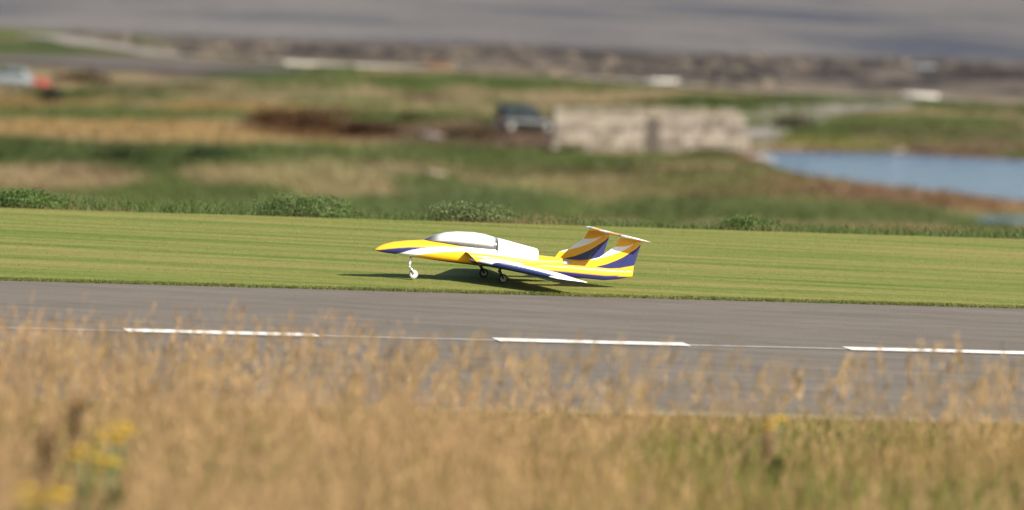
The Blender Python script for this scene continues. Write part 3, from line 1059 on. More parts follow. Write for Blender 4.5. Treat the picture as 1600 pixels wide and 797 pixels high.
# ------------------------------------------------------------------ cars
def car(loc, rotz, colour, label, trim=(0.02, 0.02, 0.025), van=False):
    e = empty('parked_van' if van else 'parked_car', loc, (0, 0, rotz)); tag(e, label, 'van' if van else 'car', 'vehicles parked on the shore plain')
    paint = mat_plain('car_paint', colour, 0.45, 0.0, var=0.04, coat=0.15)
    glass = mat_plain('car_glass', (0.02, 0.03, 0.035), 0.3, 0.0, var=0.1)
    paint.node_tree.nodes['Principled BSDF'].inputs['Specular IOR Level'].default_value = 0.15
    glass.node_tree.nodes['Principled BSDF'].inputs['Specular IOR Level'].default_value = 0.08
    # side profile (x forward): lower body, then cabin, as lofted cross-sections across y
    low = [(-2.0, 0.30), (-2.02, 0.62), (-1.93, 0.92), (-1.2, 0.95), (0.7, 0.95), (1.5, 0.86), (1.95, 0.70), (2.02, 0.45), (1.98, 0.28)]
    cab = [(-1.88, 0.92), (-1.62, 1.30), (-1.2, 1.44), (-0.3, 1.48), (0.25, 1.40), (0.95, 0.93)]
    if van:
        cab = [(-1.97, 0.92), (-1.93, 1.66), (-1.75, 1.78), (0.1, 1.80), (0.45, 1.68), (1.15, 0.93)]
    def prism(prof, ys_, sc):
        return [[(x_ * s_ + (0 if s_ == 1 else 0), y_, (z_ - 0.6) * (s2) + 0.6) for x_, z_ in prof] for y_, s_, s2 in zip(ys_, sc[0], sc[1])]
    obj('body', loft('body', prism(low, [-0.86, -0.8, 0.8, 0.86], ([0.97, 1, 1, 0.97], [0.9, 1, 1, 0.9]))), paint, e)
    rings = [[(x_ * (0.94 if k in (0, 3) else 1), (0.8 if k > 1 else -0.8) * (1 - 0.22 * (z_ - 0.92)) * (1 if k in (0, 3) else 0.9), z_ - (0.03 if k in (0, 3) else 0)) for x_, z_ in cab] for k in range(4)]
    cb = obj('cabin', loft('cabin', rings), paint, e)
    for sgn in (-1, 1):
        for x0, x1, t0, t1 in ((-1.45, -0.55, -1.3, -0.55), (-0.45, 0.62, -0.45, 0.2)):
            q = [(x0, 0.98), (x1, 0.98), (t1, 1.36), (t0, 1.36)]
            if van: q = [(x0 - 0.3, 1.02), (x1, 1.02), (t1 + 0.12, 1.58), (t0 - 0.45, 1.58)]
            V = [(x_, sgn * (0.8 * (1 - 0.22 * (z_ - 0.92)) + 0.008), z_) for x_, z_ in q] + [(x_, sgn * (0.8 * (1 - 0.22 * (z_ - 0.92)) - 0.03), z_) for x_, z_ in q]
            me = bpy.data.meshes.new('side_window'); me.from_pydata(V, [], [(0, 1, 2, 3), (7, 6, 5, 4), (0, 4, 5, 1), (1, 5, 6, 2), (2, 6, 7, 3), (3, 7, 4, 0)])
            obj('side_window', me, glass, cb)
    if van:
        for sgn in (-1, 1):
            box_obj('side_stripe', (-0.35, sgn * 0.868, 0.72), (3.1, 0.03, 0.09), mat_plain('pale_stripe', (0.22, 0.23, 0.235), 0.5), e, 0.01)
    wins = (('rear_window', (-1.965, 1.05), (-1.935, 1.6)), ('windscreen', (1.06, 1.02), (0.52, 1.62))) if van else None
    for nm, (xa, za), (xb, zb) in wins or (('rear_window', (-1.86, 0.98), (-1.60, 1.30)), ('windscreen', (0.90, 0.98), (0.31, 1.37))):
        o_ = 0.02 if xa > 0 else -0.02
        V = [(xa + o_, -0.66, za), (xa + o_, 0.66, za), (xb + o_, 0.58, zb), (xb + o_, -0.58, zb)]
        V += [(v[0] - 2 * o_, v[1], v[2]) for v in V]
        me = bpy.data.meshes.new(nm); me.from_pydata(V, [], [(0, 1, 2, 3), (7, 6, 5, 4), (0, 4, 5, 1), (1, 5, 6, 2), (2, 6, 7, 3), (3, 7, 4, 0)])
        obj(nm, me, glass, cb)
    tyre = disc_mesh('tyre', [(-0.1, 0.2), (-0.1, 0.29), (-0.07, 0.31), (0.07, 0.31), (0.1, 0.29), (0.1, 0.2)])
    rim = disc_mesh('rim', [(-0.095, 0.19), (-0.105, 0.12), (-0.09, 0.04), (0.09, 0.04), (0.105, 0.12), (0.095, 0.19)])
    for x_ in (-1.25, 1.25):
        for y_ in (-0.79, 0.79):
            w = obj('wheel', tyre.copy(), M['rubber'], e, (x_, y_, 0.31))
            obj('rim', rim, M['alloy'], w)
    red = mat_plain('tail_lamp', (0.35, 0.02, 0.015), 0.3); wht = mat_plain('head_lamp', (0.6, 0.6, 0.58), 0.2)
    for y_ in (-0.68, 0.68):
        box_obj('tail_light', (-1.99, y_, 0.74), (0.1, 0.24, 0.22), red, e, 0.02)
        box_obj('headlight', (1.93, y_, 0.66), (0.14, 0.3, 0.14), wht, e, 0.02)
    box_obj('bumper', (-2.02, 0, 0.42), (0.12, 1.62, 0.18), mat_plain('bumper_grey', (0.12, 0.125, 0.13), 0.5), e, 0.03)
    box_obj('bumper', (2.0, 0, 0.38), (0.12, 1.62, 0.18), mat_plain('bumper_dark', trim, 0.6), e, 0.03)
    box_obj('number_plate', (-2.085, 0, 0.56), (0.02, 0.5, 0.11), mat_plain('plate', (0.6, 0.58, 0.4), 0.5), e)
    return e


car(on(822, 205), R(14), (0.010, 0.012, 0.016), 'dark boxy van with a pale side stripe at the end of the stone wall', van=True)
car(on(8, 137), R(178), (0.15, 0.17, 0.18), 'light grey car cut off by the picture\'s left border beside the red dinghy')


# ------------------------------------------------------------------ boats
def boat(loc, rotz, L, beam, depth, colour, label, upturned=False, group=None):
    e = empty('dinghy', loc, (0, 0, rotz)); tag(e, label, 'boat', group)
    mt = mat_plain('hull_paint', colour, 0.45, var=0.1, vscale=2.5)
    secs = []
    for i in range(13):
        f = i / 12
        w = beam / 2 * (1 - max(0, (f - 0.35) / 0.65) ** 2.2) * (0.82 + 0.18 * min(1, f / 0.3))
        w = max(w, 0.015)
        sheer = depth * (1 + 0.28 * f * f)
        keel = depth * (0.95 * max(0, (f - 0.45) / 0.55) ** 1.8 + 0.3 * max(0, (0.15 - f) / 0.15))
        ring = []
        for k in range(9):
            a = math.pi * k / 8
            ring.append((-L / 2 + L * f, -w * math.cos(a), sheer - (sheer - keel) * math.sin(a) ** 0.75 if 0 < k < 8 else sheer))
        for k in range(7, 0, -1):
            a = math.pi * k / 8
            w2 = max(w - 0.03, 0.008)
            ring.append((-L / 2 + L * f * 0.985 + 0.02, -w2 * math.cos(a), sheer - 0.02 - (sheer - keel - 0.05) * math.sin(a) ** 0.75))
        secs.append(ring)
    h = obj('hull', loft('hull', secs), mt, e)
    wood = mat_plain('thwart_wood', (0.4, 0.3, 0.18), 0.7)
    for f in (-0.22, 0.12):
        box_obj('thwart', (L * f, 0, depth * 0.72), (0.18, beam * 0.86, 0.03), wood, e)
    pts = []
    for sg in (-1, 1):
        p_ = []
        for i in range(13):
            f = i / 12
            w = beam / 2 * (1 - max(0, (f - 0.35) / 0.65) ** 2.2) * (0.82 + 0.18 * min(1, f / 0.3))
            p_.append((-L / 2 + L * f, sg * max(w, 0.015), depth * (1 + 0.28 * f * f) + 0.01))
        pts.append((p_, [0.025] * 13))
    obj('gunwale', tube_mesh('gunwale', pts, 5), mat_plain('gunwale', tuple(min(1, c * 0.9) for c in colour), 0.5), e)
    box_obj('transom', (-L / 2 + 0.005, 0, depth * 0.58), (0.04, beam * 0.72, depth * 0.74), mt, e, 0.01)
    if upturned:
        e.rotation_euler = (math.pi, 0, rotz); e.location.z += depth * 1.05
    return e


bg_ = 'dinghies on the foreshore'
boat(on(1036, 129), R(4), 3.0, 1.2, 0.22, (0.82, 0.81, 0.77), 'white dinghy on the foreshore above the stone wall\'s doorway', group=bg_)
boat(on(1436, 152), R(184), 3.2, 1.25, 0.24, (0.84, 0.83, 0.8), 'larger white dinghy beside the coast path, behind the pond', group=bg_)
boat(on(1442, 107), R(10), 2.6, 1.0, 0.22, (0.26, 0.31, 0.36), 'pale blue dinghy far out by the water\'s edge, above the larger white dinghy', group=bg_)
boat(on(56, 136), R(176), 2.1, 1.2, 0.62, (0.24, 0.05, 0.035), 'red upturned dinghy beside the light grey car', True, bg_)


# ------------------------------------------------------------------ rocks, driftwood, orange marker, low white wall
def rock_mesh(seed, col, sub=2):
    bm = bmesh.new(); bmesh.ops.create_icosphere(bm, subdivisions=sub, radius=1)
    g = random.Random(seed)
    o1, o2 = g.uniform(0, 50), g.uniform(0, 50)
    for v in bm.verts:
        d = v.co
        k = 0.7 + 0.6 * float(fbm(np.array([d.x * 1.5 + o1 + d.z]), np.array([d.y * 1.5 + o2 - d.z * 0.7]), seed, 3)[0])
        v.co = d * k; v.co.z *= 0.62
    V = np.array([v.co[:] for v in bm.verts]); bm.verts.index_update()
    F = np.array([[v.index for v in f.verts] for f in bm.faces]); bm.free()
    C = np.array(col)[None] * (0.85 + 0.3 * np.random.default_rng(seed).random((len(V), 1)))
    return V, F, C


protos = [rock_mesh(i, (1, 1, 1), 1) for i in range(6)]
parts = []
nr = 0
for i in range(2600):
    px = random.uniform(100, 1700)
    ys_, yp_ = np.interp(px, [p[0] for p in SHORE], [p[1] for p in SHORE]), np.interp(px, PATH_X, PATH_Y)
    py = ys_ + (yp_ - 5 - ys_) * random.random() ** 1.25
    p = P(px, py, PL_Z)
    if vnoise(np.array([p.x / 7]), np.array([p.y / 16]), 77)[0] < 0.35 + 0.3 * random.random(): continue
    V, F, C = protos[i % 6]
    r = (0.12 + 0.55 * random.random() ** 3) * (0.35 + 0.65 * min(1, (py - ys_) / 18))
    a = random.uniform(0, 6.28)
    W = np.stack([(V[:, 0] * math.cos(a) - V[:, 1] * math.sin(a)) * r * 1.5, (V[:, 0] * math.sin(a) + V[:, 1] * math.cos(a)) * r, V[:, 2] * r], -1) + np.array([p.x, p.y, hz(p.x, p.y) + 0.02])
    cc = np.array(alb(*random.choice([(84, 77, 74), (104, 96, 90), (142, 130, 114), (74, 68, 66), (116, 106, 96)])))
    parts.append((W, F, np.repeat(cc[None], len(V), 0) * (0.85 + 0.3 * C)))
stuff('foreshore_stones', parts, M['rock'], 'scattered grey and tan stones over the foreshore by the sea', 'stones')


def boulder(px, py, r, col, label, seed):
    V, F, C = rock_mesh(seed, col, 3)
    V = V * np.array(r)
    p = on(px, py)
    o = obj('boulder', np_mesh('boulder', V, F, C, True), M['rock'], None, (p.x, p.y, p.z + r[2] * 0.2))
    tag(o, label, 'boulder', 'boulders on the shore plain')


boulder(672, 216, (0.9, 0.6, 0.45), alb(140, 128, 126), 'pale grey boulder in the brown ground between the thicket and the dark van', 5)
boulder(680, 274, (0.75, 0.5, 0.35), alb(164, 150, 128), 'small tan boulder in the green herbs below the pale grey boulder', 6)
boulder(862, 118, (1.2, 0.6, 0.35), alb(150, 138, 120), 'flat tan boulder beside the coast path', 8)


def driftwood(px, py, L, rz, label, seed):
    p = on(px, py); g = random.Random(seed)
    pts = [(-L / 2 + L * i / 6, g.uniform(-.05, .05), 0.05 + g.uniform(-.02, .04)) for i in range(7)]
    e = tag(empty('driftwood', p, (0, 0, rz)), label, 'driftwood', 'bleached driftwood beside the pond')
    mt = mat_plain('bleached_wood', (0.32, 0.29, 0.24), 0.8, var=0.2, vscale=5)
    lg = obj('log', tube_mesh('log', [(pts, [0.03, 0.06, 0.075, 0.07, 0.06, 0.05, 0.02])], 8), mt, e)
    obj('branch', tube_mesh('branch', [([pts[3], (pts[3][0] + 0.25, 0.1, 0.28), (pts[3][0] + 0.5, 0.12, 0.38)], [0.05, 0.035, 0.01])], 6), mt, e)


driftwood(1186, 247, 2.2, R(8), 'bleached driftwood log at the near tip of the pond', 1)
driftwood(1196, 232, 1.8, R(2), 'bleached driftwood log between the stone wall and the pond', 2)
driftwood(1404, 239, 1.1, R(-4), 'bleached driftwood log on the far bank of the pond', 3)

# low whitewashed wall along the coast path
e = tag(empty('low_wall', (0, 0, 0)), 'low whitewashed wall along the coast path above the brown thicket', 'wall')
pp = [on(445 + 10 * i, float(np.interp(445 + 10 * i, PATH_X, PATH_Y)) + 1) for i in range(19)]
e.location = pp[0]
wbm = bpy.data.meshes.new('wall_panel')
for i in range(18):
    a, b = pp[i], pp[i + 1]
    d = b - a
    o = box_obj('wall_panel', (a + b) / 2 - pp[0] + Vector((0, 0, 0.14)), (d.length - 0.02, 0.3, 0.22), M['whitewash'], e, 0.02)
    o.rotation_euler.z = math.atan2(d.y, d.x)
shrub(on(682, 107), (1.3, 0.5, 0.32), (0.3, 0.13, 0.025), 'low orange flowering shrub behind the coast path', 0.12, 350, 91, 'orange_shrub')

# ------------------------------------------------------------------ the model jet
YEL, BLU, WHT, GRY = np.array((0.84, 0.40, 0.012)), np.array((0.015, 0.021, 0.105)), np.array((0.84, 0.84, 0.83)), np.array((0.06, 0.06, 0.065))
SX, SZ = 190.0, 200.0
X0, Z0 = 187 / SX, 28.3 / SZ           # nose to main wheels; axis height above the wheel contact
bx = lambda s_: X0 - np.asarray(s_, float) / SX
bz = lambda h_: Z0 + np.asarray(h_, float) / SZ
JET = empty('model_jet', P(769.5, 441.4, 0.0) + Vector((0, 0, 0.016)), (0, R(-4.5), R(198)))
tag(JET, 'yellow, blue and white twin boom model jet standing on the lawn edge', 'model aircraft')


def soft(d, w=0.8):
    return np.clip(0.5 + d / (2 * w), 0, 1)[..., None]


def paint_side(s_, h_):
    """livery of the fuselage side, s back from the nose, h above the axis (photo pixels)"""
    I = lambda a, b: np.interp(s_, a, b)
    c = np.broadcast_to(YEL, s_.shape + (3,)).copy()
    u1 = I([0, 25, 50, 86, 115, 147, 172], [-0.5, 5.9, 10.8, 14.8, 17.5, 21.6, 26])
    l1 = I([20, 32, 50, 66, 86, 100], [-14, -2.4, 5.1, 10.5, 14.8, 17])
    l2 = I([40, 56, 76, 99, 128, 150, 172, 188, 246, 250, 300], [-14, -2.4, 3.8, 9.3, 13.9, 14, 12, 11, 11.4, 40, 40])
    w = soft(u1 - h_); c = c * (1 - w) + BLU * w                         # below the yellow spine: blue
    w = soft(l1 - h_) * soft(120 - s_, 2); w2 = soft(u1 - h_) * soft(s_ - 84, 2)
    w = np.maximum(w, w2); c = c * (1 - w) + WHT * w                      # then white
    w = soft(l2 - h_) * soft(s_ - 42, 2); c = c * (1 - w) + YEL * w       # then yellow again
    w = soft(s_ - 171, 1.5) * soft(h_ - l2) * soft(246 - s_, 1); c = c * (1 - w) + WHT * w
    w = soft(-1.5 - h_ + 0 * s_) * soft(s_ - 236, 4); c = c * (1 - w) + BLU * w
    w = soft(-4.2 - h_, 0.6) * soft(s_ - 8, 4); c = c * (1 - w) + GRY * w  # dark belly
    return c


def fuselage():
    ss = np.concatenate([np.linspace(0, 12, 14), np.linspace(13, 289, 150)])
    top = np.interp(ss, [0, 2, 5, 10, 25, 50, 73, 100, 172, 183, 200, 236, 250, 289], [0.3, 2.6, 5.2, 8.5, 14.8, 20.1, 23.4, 25, 24.5, 24.5, 24, 21, 18.5, 18.5])
    bot = np.interp(ss, [0, 2, 5, 14, 34, 63, 99, 131, 160, 230, 289], [-0.3, -1.0, -1.6, -2.7, -3.4, -4.6, -6.4, -7.2, -7.5, -7.0, 1.0])
    hw = np.interp(ss, [0, 2, 5, 14, 34, 63, 99, 131, 180, 240, 289], [0.003, .014, .023, .036, .058, .082, .104, .118, .125, .11, .058])
    secs = []; SS = []; HH = []
    K = 72
    for s_, t_, b_, w_ in zip(ss, top, bot, hw):
        ring = []
        cz = b_ + (t_ - b_) * 0.42
        for k in range(K):
            a = 2 * math.pi * k / K
            ca, sa = math.cos(a), math.sin(a)
            e_ = 0.8
            yv = w_ * math.copysign(abs(ca) ** e_, ca)
            hv = cz + (t_ - cz) * abs(sa) ** e_ if sa >= 0 else cz - (cz - b_) * abs(sa) ** 0.7
            ring.append((float(bx(s_)), yv, float(bz(hv)))); SS.append(s_); HH.append(hv)
        secs.append(ring)
    C = paint_side(np.array(SS), np.array(HH))
    return obj('fuselage', loft('fuselage', secs, cols=C), M['paint'], JET)


FUS = fuselage()


def bubble(name, s_pts, top_pts, base_pts, w_pts, s0, s1, colf, mat, parent, n=70, K=40, p=0.85):
    ss = np.linspace(s0, s1, n); secs = []; A_ = []; SS = []
    for s_ in ss:
        t_ = np.interp(s_, s_pts, top_pts); b_ = np.interp(s_, s_pts, base_pts); w_ = np.interp(s_, s_pts, w_pts)
        ring = []
        for k in range(K + 1):
            a = math.pi * k / K
            ring.append((float(bx(s_)), w_ * math.copysign(abs(math.cos(a)) ** p, math.cos(a)), float(bz(b_ + (t_ - b_) * math.sin(a) ** p))))
            A_.append(math.sin(a)); SS.append(s_)
        ring.append((float(bx(s_)), 0.0, float(bz(b_ - 3)))); A_.append(0); SS.append(s_)
        secs.append(ring)
    return obj(name, loft(name, secs, cols=colf(np.array(SS), np.array(A_))), mat, parent)


def canopy_col(s_, a_):  # white middle, grading to dark grey at the front, sill and rear
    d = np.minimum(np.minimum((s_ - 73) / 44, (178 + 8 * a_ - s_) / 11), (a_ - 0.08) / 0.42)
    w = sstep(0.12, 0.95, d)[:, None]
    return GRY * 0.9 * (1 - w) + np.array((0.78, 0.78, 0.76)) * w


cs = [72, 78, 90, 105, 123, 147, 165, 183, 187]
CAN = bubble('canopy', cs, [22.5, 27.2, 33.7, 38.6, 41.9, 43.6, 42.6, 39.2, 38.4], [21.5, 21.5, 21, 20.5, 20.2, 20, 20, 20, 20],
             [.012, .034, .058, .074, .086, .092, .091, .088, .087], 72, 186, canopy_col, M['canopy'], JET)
# canopy frame: a thin dark seal along the sill
pts = []
for sg in (-1, 1):
    p_ = []
    for s_ in np.linspace(74, 184, 30):
        p_.append((float(bx(s_)), sg * (float(np.interp(s_, cs, [.012, .034, .058, .074, .086, .092, .091, .088, .087])) + 0.001), float(bz(np.interp(s_, cs, [21.5, 22.6, 23, 22.6, 22.4, 22.2, 22, 22, 22])))))
    pts.append((p_, [0.0035] * 30))
obj('canopy_frame', tube_mesh('canopy_frame', pts, 6), M['dark_metal'], CAN)
ds = [180, 186, 200, 225, 247]
HATCH = bubble('engine_cover', ds, [38.5, 38.7, 36.6, 32.5, 29], [11, 10.5, 10, 10, 10], [.118, .121, .122, .115, .104], 183.5, 247,
               lambda s_, a_: np.broadcast_to(WHT, s_.shape + (3,)) * 1.0, M['paint'], JET, 40, 40, 0.62)
# exhaust under the rear of the engine cover
pr = [(0, 0.034), (0.05, 0.036), (0.10, 0.030), (0.10, 0.026), (0.02, 0.026)]
ex = obj('exhaust_nozzle', disc_mesh('exhaust_nozzle', pr, 20), M['exhaust'], JET, (float(bx(284)), 0, float(bz(9))))
ex.rotation_euler.z = R(90)
bm_ = bmesh.new()


def intake(sg):
    """side scoop with a slanted open mouth"""
    def ring(s_, inset=0.0):
        f = (s_ - 132) / 100
        yo = 0.205 - inset - max(0, f - 0.3) * 0.10
        yi = 0.088 + inset * 0.3
        ht, hb = 13.0 - inset * 200 - max(0, f - 0.5) * 4, -5.5 + inset * 200
        out_ = []
        K = 28
        for k in range(K):
            a = 2 * math.pi * k / K
            ca, sa = math.cos(a), math.sin(a)
            yv = (yo + yi) / 2 + (yo - yi) / 2 * math.copysign(abs(ca) ** 0.55, ca)
            hv = (ht + hb) / 2 + (ht - hb) / 2 * math.copysign(abs(sa) ** 0.55, sa)
            out_.append((yv, hv))
        return out_
    def place(rg, s_, slant):
        r_ = []
        for yv, hv in rg:
            so_ = s_ + slant * (np.clip((12 - hv) / 17, 0, 1) * 21)
            r_.append((float(bx(so_)), sg * yv, float(bz(hv))))
        return r_
    secs = [place(ring(150, 0.012), 158, 0.6), place(ring(140, 0.008), 142, 0.9), place(ring(133, 0.005), 134, 1), place(ring(132, 0.0), 132.5, 1), place(ring(135), 137, 0.95)]
    ncut = 3
    for s_ in (150, 170, 195, 220, 240):
        secs.append(place(ring(s_), s_, max(0, 1 - (s_ - 132) / 35)))
    inner = secs[:ncut + 1]; outer = secs[ncut:]
    K = len(secs[0])
    SS = []; HH = []
    for r_ in outer:
        for p_ in r_:
            SS.append((X0 - p_[0]) * SX); HH.append((p_[2] - Z0) * SZ)
    SS = np.array(SS); HH = np.array(HH)
    c = np.broadcast_to(YEL, SS.shape + (3,)).copy()
    w = soft(-4.0 - HH, 0.6); c = c * (1 - w) + BLU * w
    o = obj('intake', loft('intake', outer, caps=False, cols=c), M['paint'], JET)
    li = obj('duct_lining', loft('duct_lining', inner, caps=False), M['intake_dark'], o)
    V = inner[0]
    me = bpy.data.meshes.new('duct_end'); me.from_pydata(V, [], [tuple(range(len(V)))])
    obj('duct_end', me, M['dark_metal'], o)


for sg in (1, -1):
    intake(sg)


def wing(sg):
    ny, nc = 90, 60
    ysp = np.linspace(0.10, 1.06, ny)
    secs = []; C = []
    for y_ in ysp:
        f = (y_ - 0.10) / 0.96
        le = 139 + 80 * f; te = 254 + 12 * f
        tip = np.clip((1.06 - y_) / 0.03, 0, 1) ** 0.5
        le += (1 - tip) * 6
        ch = (te - le)
        ho = 0.3 - 4.6 * f
        ring = []
        for k in range(nc):
            a = 2 * math.pi * k / nc
            xc = 0.5 * (1 + math.cos(a))          # 1 = trailing edge
            th = 0.115 * 5 * (0.2969 * xc ** 0.5 - 0.126 * xc - 0.3516 * xc ** 2 + 0.2843 * xc ** 3 - 0.1036 * xc ** 4)
            th *= (ch / SX) * (0.35 + 0.65 * tip)
            zz = th if a < math.pi else -th
            s_ = le + ch * xc
            ring.append((float(bx(s_)), sg * y_, float(bz(ho)) + zz + 0.006 * (1 - xc)))
            # top: white panel, blue leading edge band on the middle of the span, yellow trailing edge root
            up = a < math.pi
            bl = soft(np.array((0.20 if 0.28 < f < 0.90 else -0.2) - xc), 0.02)
            c = WHT * 1.0
            yl = soft(np.array(xc - (1.02 - 0.32 * max(0, 0.55 - f) / 0.55)), 0.02); c = c * (1 - yl) + YEL * yl
            if not up:
                c = BLU * 0.9
                if f < 0.22: c = GRY  # shade under the wing root put into the colour as dark grey
            c = c * (1 - bl) + BLU * bl
            if xc > 0.985: c = YEL
            C.append(np.ravel(c))
        secs.append(ring)
    o = obj('wing', loft('wing', secs, cols=np.array(C)), M['paint'], JET)
    # aileron and flap: thin raised control surfaces let into the trailing edge
    for nm, y0, y1 in (('flap', 0.44, 0.70), ('aileron', 0.715, 1.02)):
        V = []; 
        for y_ in (y0, y1):
            f = (y_ - 0.10) / 0.96
            le = 139 + 80 * f; te = 254 + 12 * f; ch = te - le; ho = 0.3 - 4.6 * f
            for xc, dz in ((0.76, 1), (1.0, 1), (1.0, -1), (0.76, -1)):
                th = 0.115 * 5 * (0.2969 * xc ** 0.5 - 0.126 * xc - 0.3516 * xc ** 2 + 0.2843 * xc ** 3 - 0.1036 * xc ** 4) * ch / SX
                V.append((float(bx(le + ch * xc + (1.5 if xc == 1 else 0))), sg * y_, float(bz(ho)) + dz * (th + 0.0012) + 0.006 * (1 - xc)))
        me = bpy.data.meshes.new(nm)
        me.from_pydata(V, [], [(0, 1, 5, 4), (1, 2, 6, 5), (2, 3, 7, 6), (3, 0, 4, 7), (0, 3, 2, 1), (4, 5, 6, 7)])
        bm = bmesh.new(); bm.from_mesh(me); bmesh.ops.recalc_face_normals(bm, faces=bm.faces); bm.to_mesh(me); bm.free()
        obj(nm, me, M['white_plastic'], o)
    return o


for sg in (1, -1):
    wing(sg)

YB = 0.38      # boom offset


def boom(sg):
    ss = np.linspace(196, 378, 80); secs = []; SS = []; HH = []
    K = 32
    for s_ in ss:
        t_ = np.interp(s_, [196, 215, 240, 300, 378], [3, 8, 11.5, 13.2, 13.8])
        b_ = np.interp(s_, [196, 215, 250, 300, 335, 355, 378], [-1, -4.5, -5.5, -6.0, -5.6, -2.2, 4.6])
        w_ = np.interp(s_, [196, 225, 300, 360, 378], [.012, .036, .034, .022, .012])
        ring = []
        for k in range(K):
            a = 2 * math.pi * k / K
            ca, sa = math.cos(a), math.sin(a)
            yv = w_ * math.copysign(abs(ca) ** 0.7, ca)
            hv = (t_ + b_) / 2 + (t_ - b_) / 2 * math.copysign(abs(sa) ** 0.7, sa)
            ring.append((float(bx(s_)), sg * YB + yv, float(bz(hv)))); SS.append(s_); HH.append(hv)
        secs.append(ring)
    SS = np.array(SS); HH = np.array(HH)
    c = np.broadcast_to(YEL, SS.shape + (3,)).copy()
    w = soft(np.interp(SS, [196, 252, 300, 340, 369, 378], [-3, 1.2, 2.2, 3.0, 3.8, 4.0]) - HH, 0.5)
    c = c * (1 - w) + BLU * w
    return obj('tail_boom', loft('tail_boom', secs, cols=c), M['paint'], JET)


def z3(X_, Y_):
    """fin drawing coordinates -> s, h"""
    s_ = 860 + np.asarray(X_, float) / 7.5875 - 23.6 - 585
    return s_, 392 + 0.1025 * s_ - (345 + np.asarray(Y_, float) / 7.5875 - 7)


LE = [z3(*q) for q in ((390, 552), (440, 470), (550, 440), (715, 312), (765, 205))]
TE = [z3(*q) for q in ((965, 560), (1033, 205))]
FH0, FH1 = 12.5, 62.5


def fin_colour(s_, h_):
    def arc(pts):
        q = [z3(*p_) for p_ in pts]
        return np.interp(s_, [float(a[0]) for a in q], [float(a[1]) for a in q])
    blo = arc([(440, 552), (480, 560), (650, 577), (800, 568), (985, 535), (1060, 515)])
    bup = arc([(440, 556), (490, 558), (640, 520), (740, 480), (820, 440), (900, 385), (970, 335), (1035, 270)])
    wlo = arc([(500, 470), (555, 445), (640, 425), (720, 398), (790, 372), (860, 335), (930, 283), (940, 270)])
    wup = arc([(500, 325), (715, 314), (820, 310), (880, 298), (932, 280), (960, 268)])
    c = np.broadcast_to(YEL, s_.shape + (3,)).copy()
    w = soft(bup - h_, 0.45) * soft(h_ - blo, 0.45); c = c * (1 - w) + BLU * w
    w = soft(h_ - wlo, 0.45) * soft(wup - h_, 0.45); c = c * (1 - w) + WHT * w
    return c


def fin_piece(name, sg, f0, f1, parent, thick=0.012, nh=70, nf=50):
    """part of the fin between chord fractions f0 and f1; two skins and edges"""
    hs = np.linspace(FH0, FH1, nh)
    Lh = [float(a[1]) for a in LE]; Ls = [float(a[0]) for a in LE]
    Th = [float(a[1]) for a in TE]; Ts = [float(a[0]) for a in TE]
    secs = []; SS = []; HH = []
    for h_ in hs:
        le = np.interp(h_, Lh, Ls); te = np.interp(h_, Th, Ts) + (0 if h_ > Th[0] else (h_ - Th[0]) * 0.0)
        ring = []
        ff = np.linspace(f0, f1, nf)
        for side in (1, -1):
            for f in (ff if side == 1 else ff[::-1]):
                t_ = thick * (0.25 + 0.75 * math.sin(math.pi * min(1, (f * 0.9 + 0.06))) ** 0.7) / 1.0
                s_ = le + (te - le) * f
                ring.append((float(bx(s_)), sg * YB + side * t_ / 2, float(bz(h_)))); SS.append(s_); HH.append(h_)
        secs.append(ring)
    c = fin_colour(np.array(SS), np.array(HH))
    return obj(name, loft(name, secs, cols=c, smooth=False), M['paint'], parent)


for sg in (1, -1):
    b_ = boom(sg)
    f_ = fin_piece('fin', sg, 0.0, 0.705, JET)
    fin_piece('rudder', sg, 0.715, 1.0, f_)


def tailplane():
    ysp = np.linspace(-0.53, 0.53, 90); secs = []; C = []
    nc = 40
    for y_ in ysp:
        f = abs(y_) / 0.53
        tip = max(0.0, 1 - max(0, f - 0.9) / 0.1) ** 0.5
        le = 349 + 4 * f + (1 - tip) * 8; te = 390.5 + 2.0 * f
        ch = te - le; ring = []
        for k in range(nc):
            a = 2 * math.pi * k / nc
            xc = 0.5 * (1 + math.cos(a))
            th = 0.10 * 5 * (0.2969 * xc ** 0.5 - 0.126 * xc - 0.3516 * xc ** 2 + 0.2843 * xc ** 3 - 0.1036 * xc ** 4) * ch / SX * (0.3 + 0.7 * tip)
            ring.append((float(bx(le + ch * xc)), float(y_), float(bz(64.2)) + (th if a < math.pi else -th) - 0.02 * (xc - 0.5)))
            c = YEL if 0.18 < f < 0.62 else WHT
            if xc < 0.12 and 0.62 <= f < 0.72: c = BLU
            if a >= math.pi and xc > 0.25: c = YEL if f < 0.75 else WHT
            C.append(c)
        secs.append(ring)
    o = obj('tailplane', loft('tailplane', secs, cols=np.array(C)), M['paint'], JET)
    V = []
    for y_ in (-0.5, 0.5):
        for xc, dz in ((0.74, 1), (1.02, 1), (1.02, -1), (0.74, -1)):
            ch = 41; x2 = min(xc, 1)
            th = 0.10 * 5 * (0.2969 * x2 ** 0.5 - 0.126 * x2 - 0.3516 * x2 ** 2 + 0.2843 * x2 ** 3 - 0.1036 * x2 ** 4) * ch / SX
            V.append((float(bx(350.5 + ch * xc)), y_, float(bz(64.2)) + dz * (th + 0.001) - 0.02 * (xc - 0.5)))
    me = bpy.data.meshes.new('elevator')
    me.from_pydata(V, [], [(0, 1, 5, 4), (1, 2, 6, 5), (2, 3, 7, 6), (3, 0, 4, 7), (0, 3, 2, 1), (4, 5, 6, 7)])
    bm = bmesh.new(); bm.from_mesh(me); bmesh.ops.recalc_face_normals(bm, faces=bm.faces); bm.to_mesh(me); bm.free()
    obj('elevator', me, M['white_plastic'], o)


tailplane()


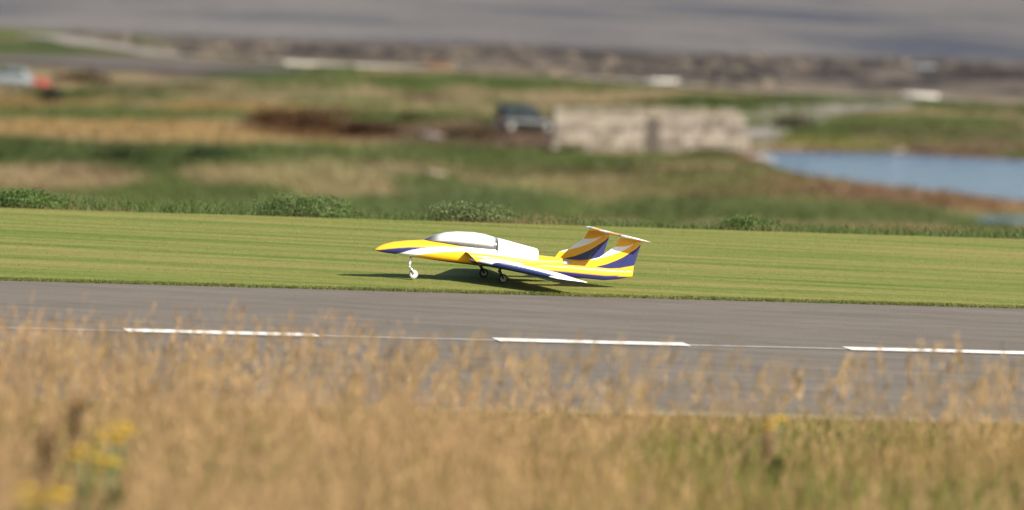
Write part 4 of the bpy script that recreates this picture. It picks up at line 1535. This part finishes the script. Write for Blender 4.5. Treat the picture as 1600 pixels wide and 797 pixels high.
def gear(name, s_, hb, y_, r, htop, rimmat, tyremat, arm):
    """s_, hb: where the wheel touches the ground; strut, trailing arm, wheel"""
    e = bpy.data.objects.new(name, None); link(e, JET); e.empty_display_size = 0.05
    cx, cz = float(bx(s_)), float(bz(hb)) + r
    tx, tz = float(bx(s_ - arm)), float(bz(htop))
    jz = cz + 0.055
    obj('strut', tube_mesh('strut', [([(tx, y_, tz), (tx + 0.002, y_, jz + 0.02)], [0.0075, 0.0075]), ([(tx, y_, jz + 0.045), (tx + 0.003, y_, jz - 0.008)], [0.011, 0.011])], 10), M['alloy'] if name == 'nose_gear' else M['dark_metal'], e)
    obj('trailing_arm', tube_mesh('trailing_arm', [([(tx + 0.003, y_ + dy, jz), ((tx + cx) / 2, y_ + dy, (jz + cz) / 2 + 0.002), (cx, y_ + dy, cz)], [0.008, 0.007, 0.007]) for dy in (-0.018, 0.018)] +
                              [([(tx + 0.003, y_ - 0.02, jz), (tx + 0.003, y_ + 0.02, jz)], [0.009, 0.009])], 8), M['alloy'] if name == 'nose_gear' else M['dark_metal'], e)
    obj('tyre', disc_mesh('tyre', [(-0.010, r * 0.68), (-0.0135, r * 0.82), (-0.010, r * 0.96), (0, r), (0.010, r * 0.96), (0.0135, r * 0.82), (0.010, r * 0.68)], 28), tyremat, e, (cx, y_, cz))
    obj('rim', disc_mesh('rim', [(-0.011, r * 0.70), (-0.012, r * 0.5), (-0.008, r * 0.42), (-0.013, r * 0.18), (0.013, r * 0.18), (0.008, r * 0.42), (0.012, r * 0.5), (0.011, r * 0.70)], 24), rimmat, e, (cx, y_, cz))
    return e


M['pale_tyre'] = mat_plain('pale_tyre', (0.3, 0.29, 0.27), 0.7)
gear('nose_gear', 64, -38.5, 0.0, 0.036, -3, M['white_plastic'], M['pale_tyre'], 7.5)
for sg in (1, -1):
    gear('main_gear', 187, -28.3, sg * 0.25, 0.037, -1, M['rim_grey'], M['rubber'], 6)
# small aerial and air-speed probe under the nose
obj('pitot_tube', tube_mesh('pitot_tube', [([(float(bx(2)), 0, float(bz(0))), (float(bx(-5)), 0, float(bz(-0.3)))], [0.0022, 0.0012])], 6), M['dark_metal'], JET)
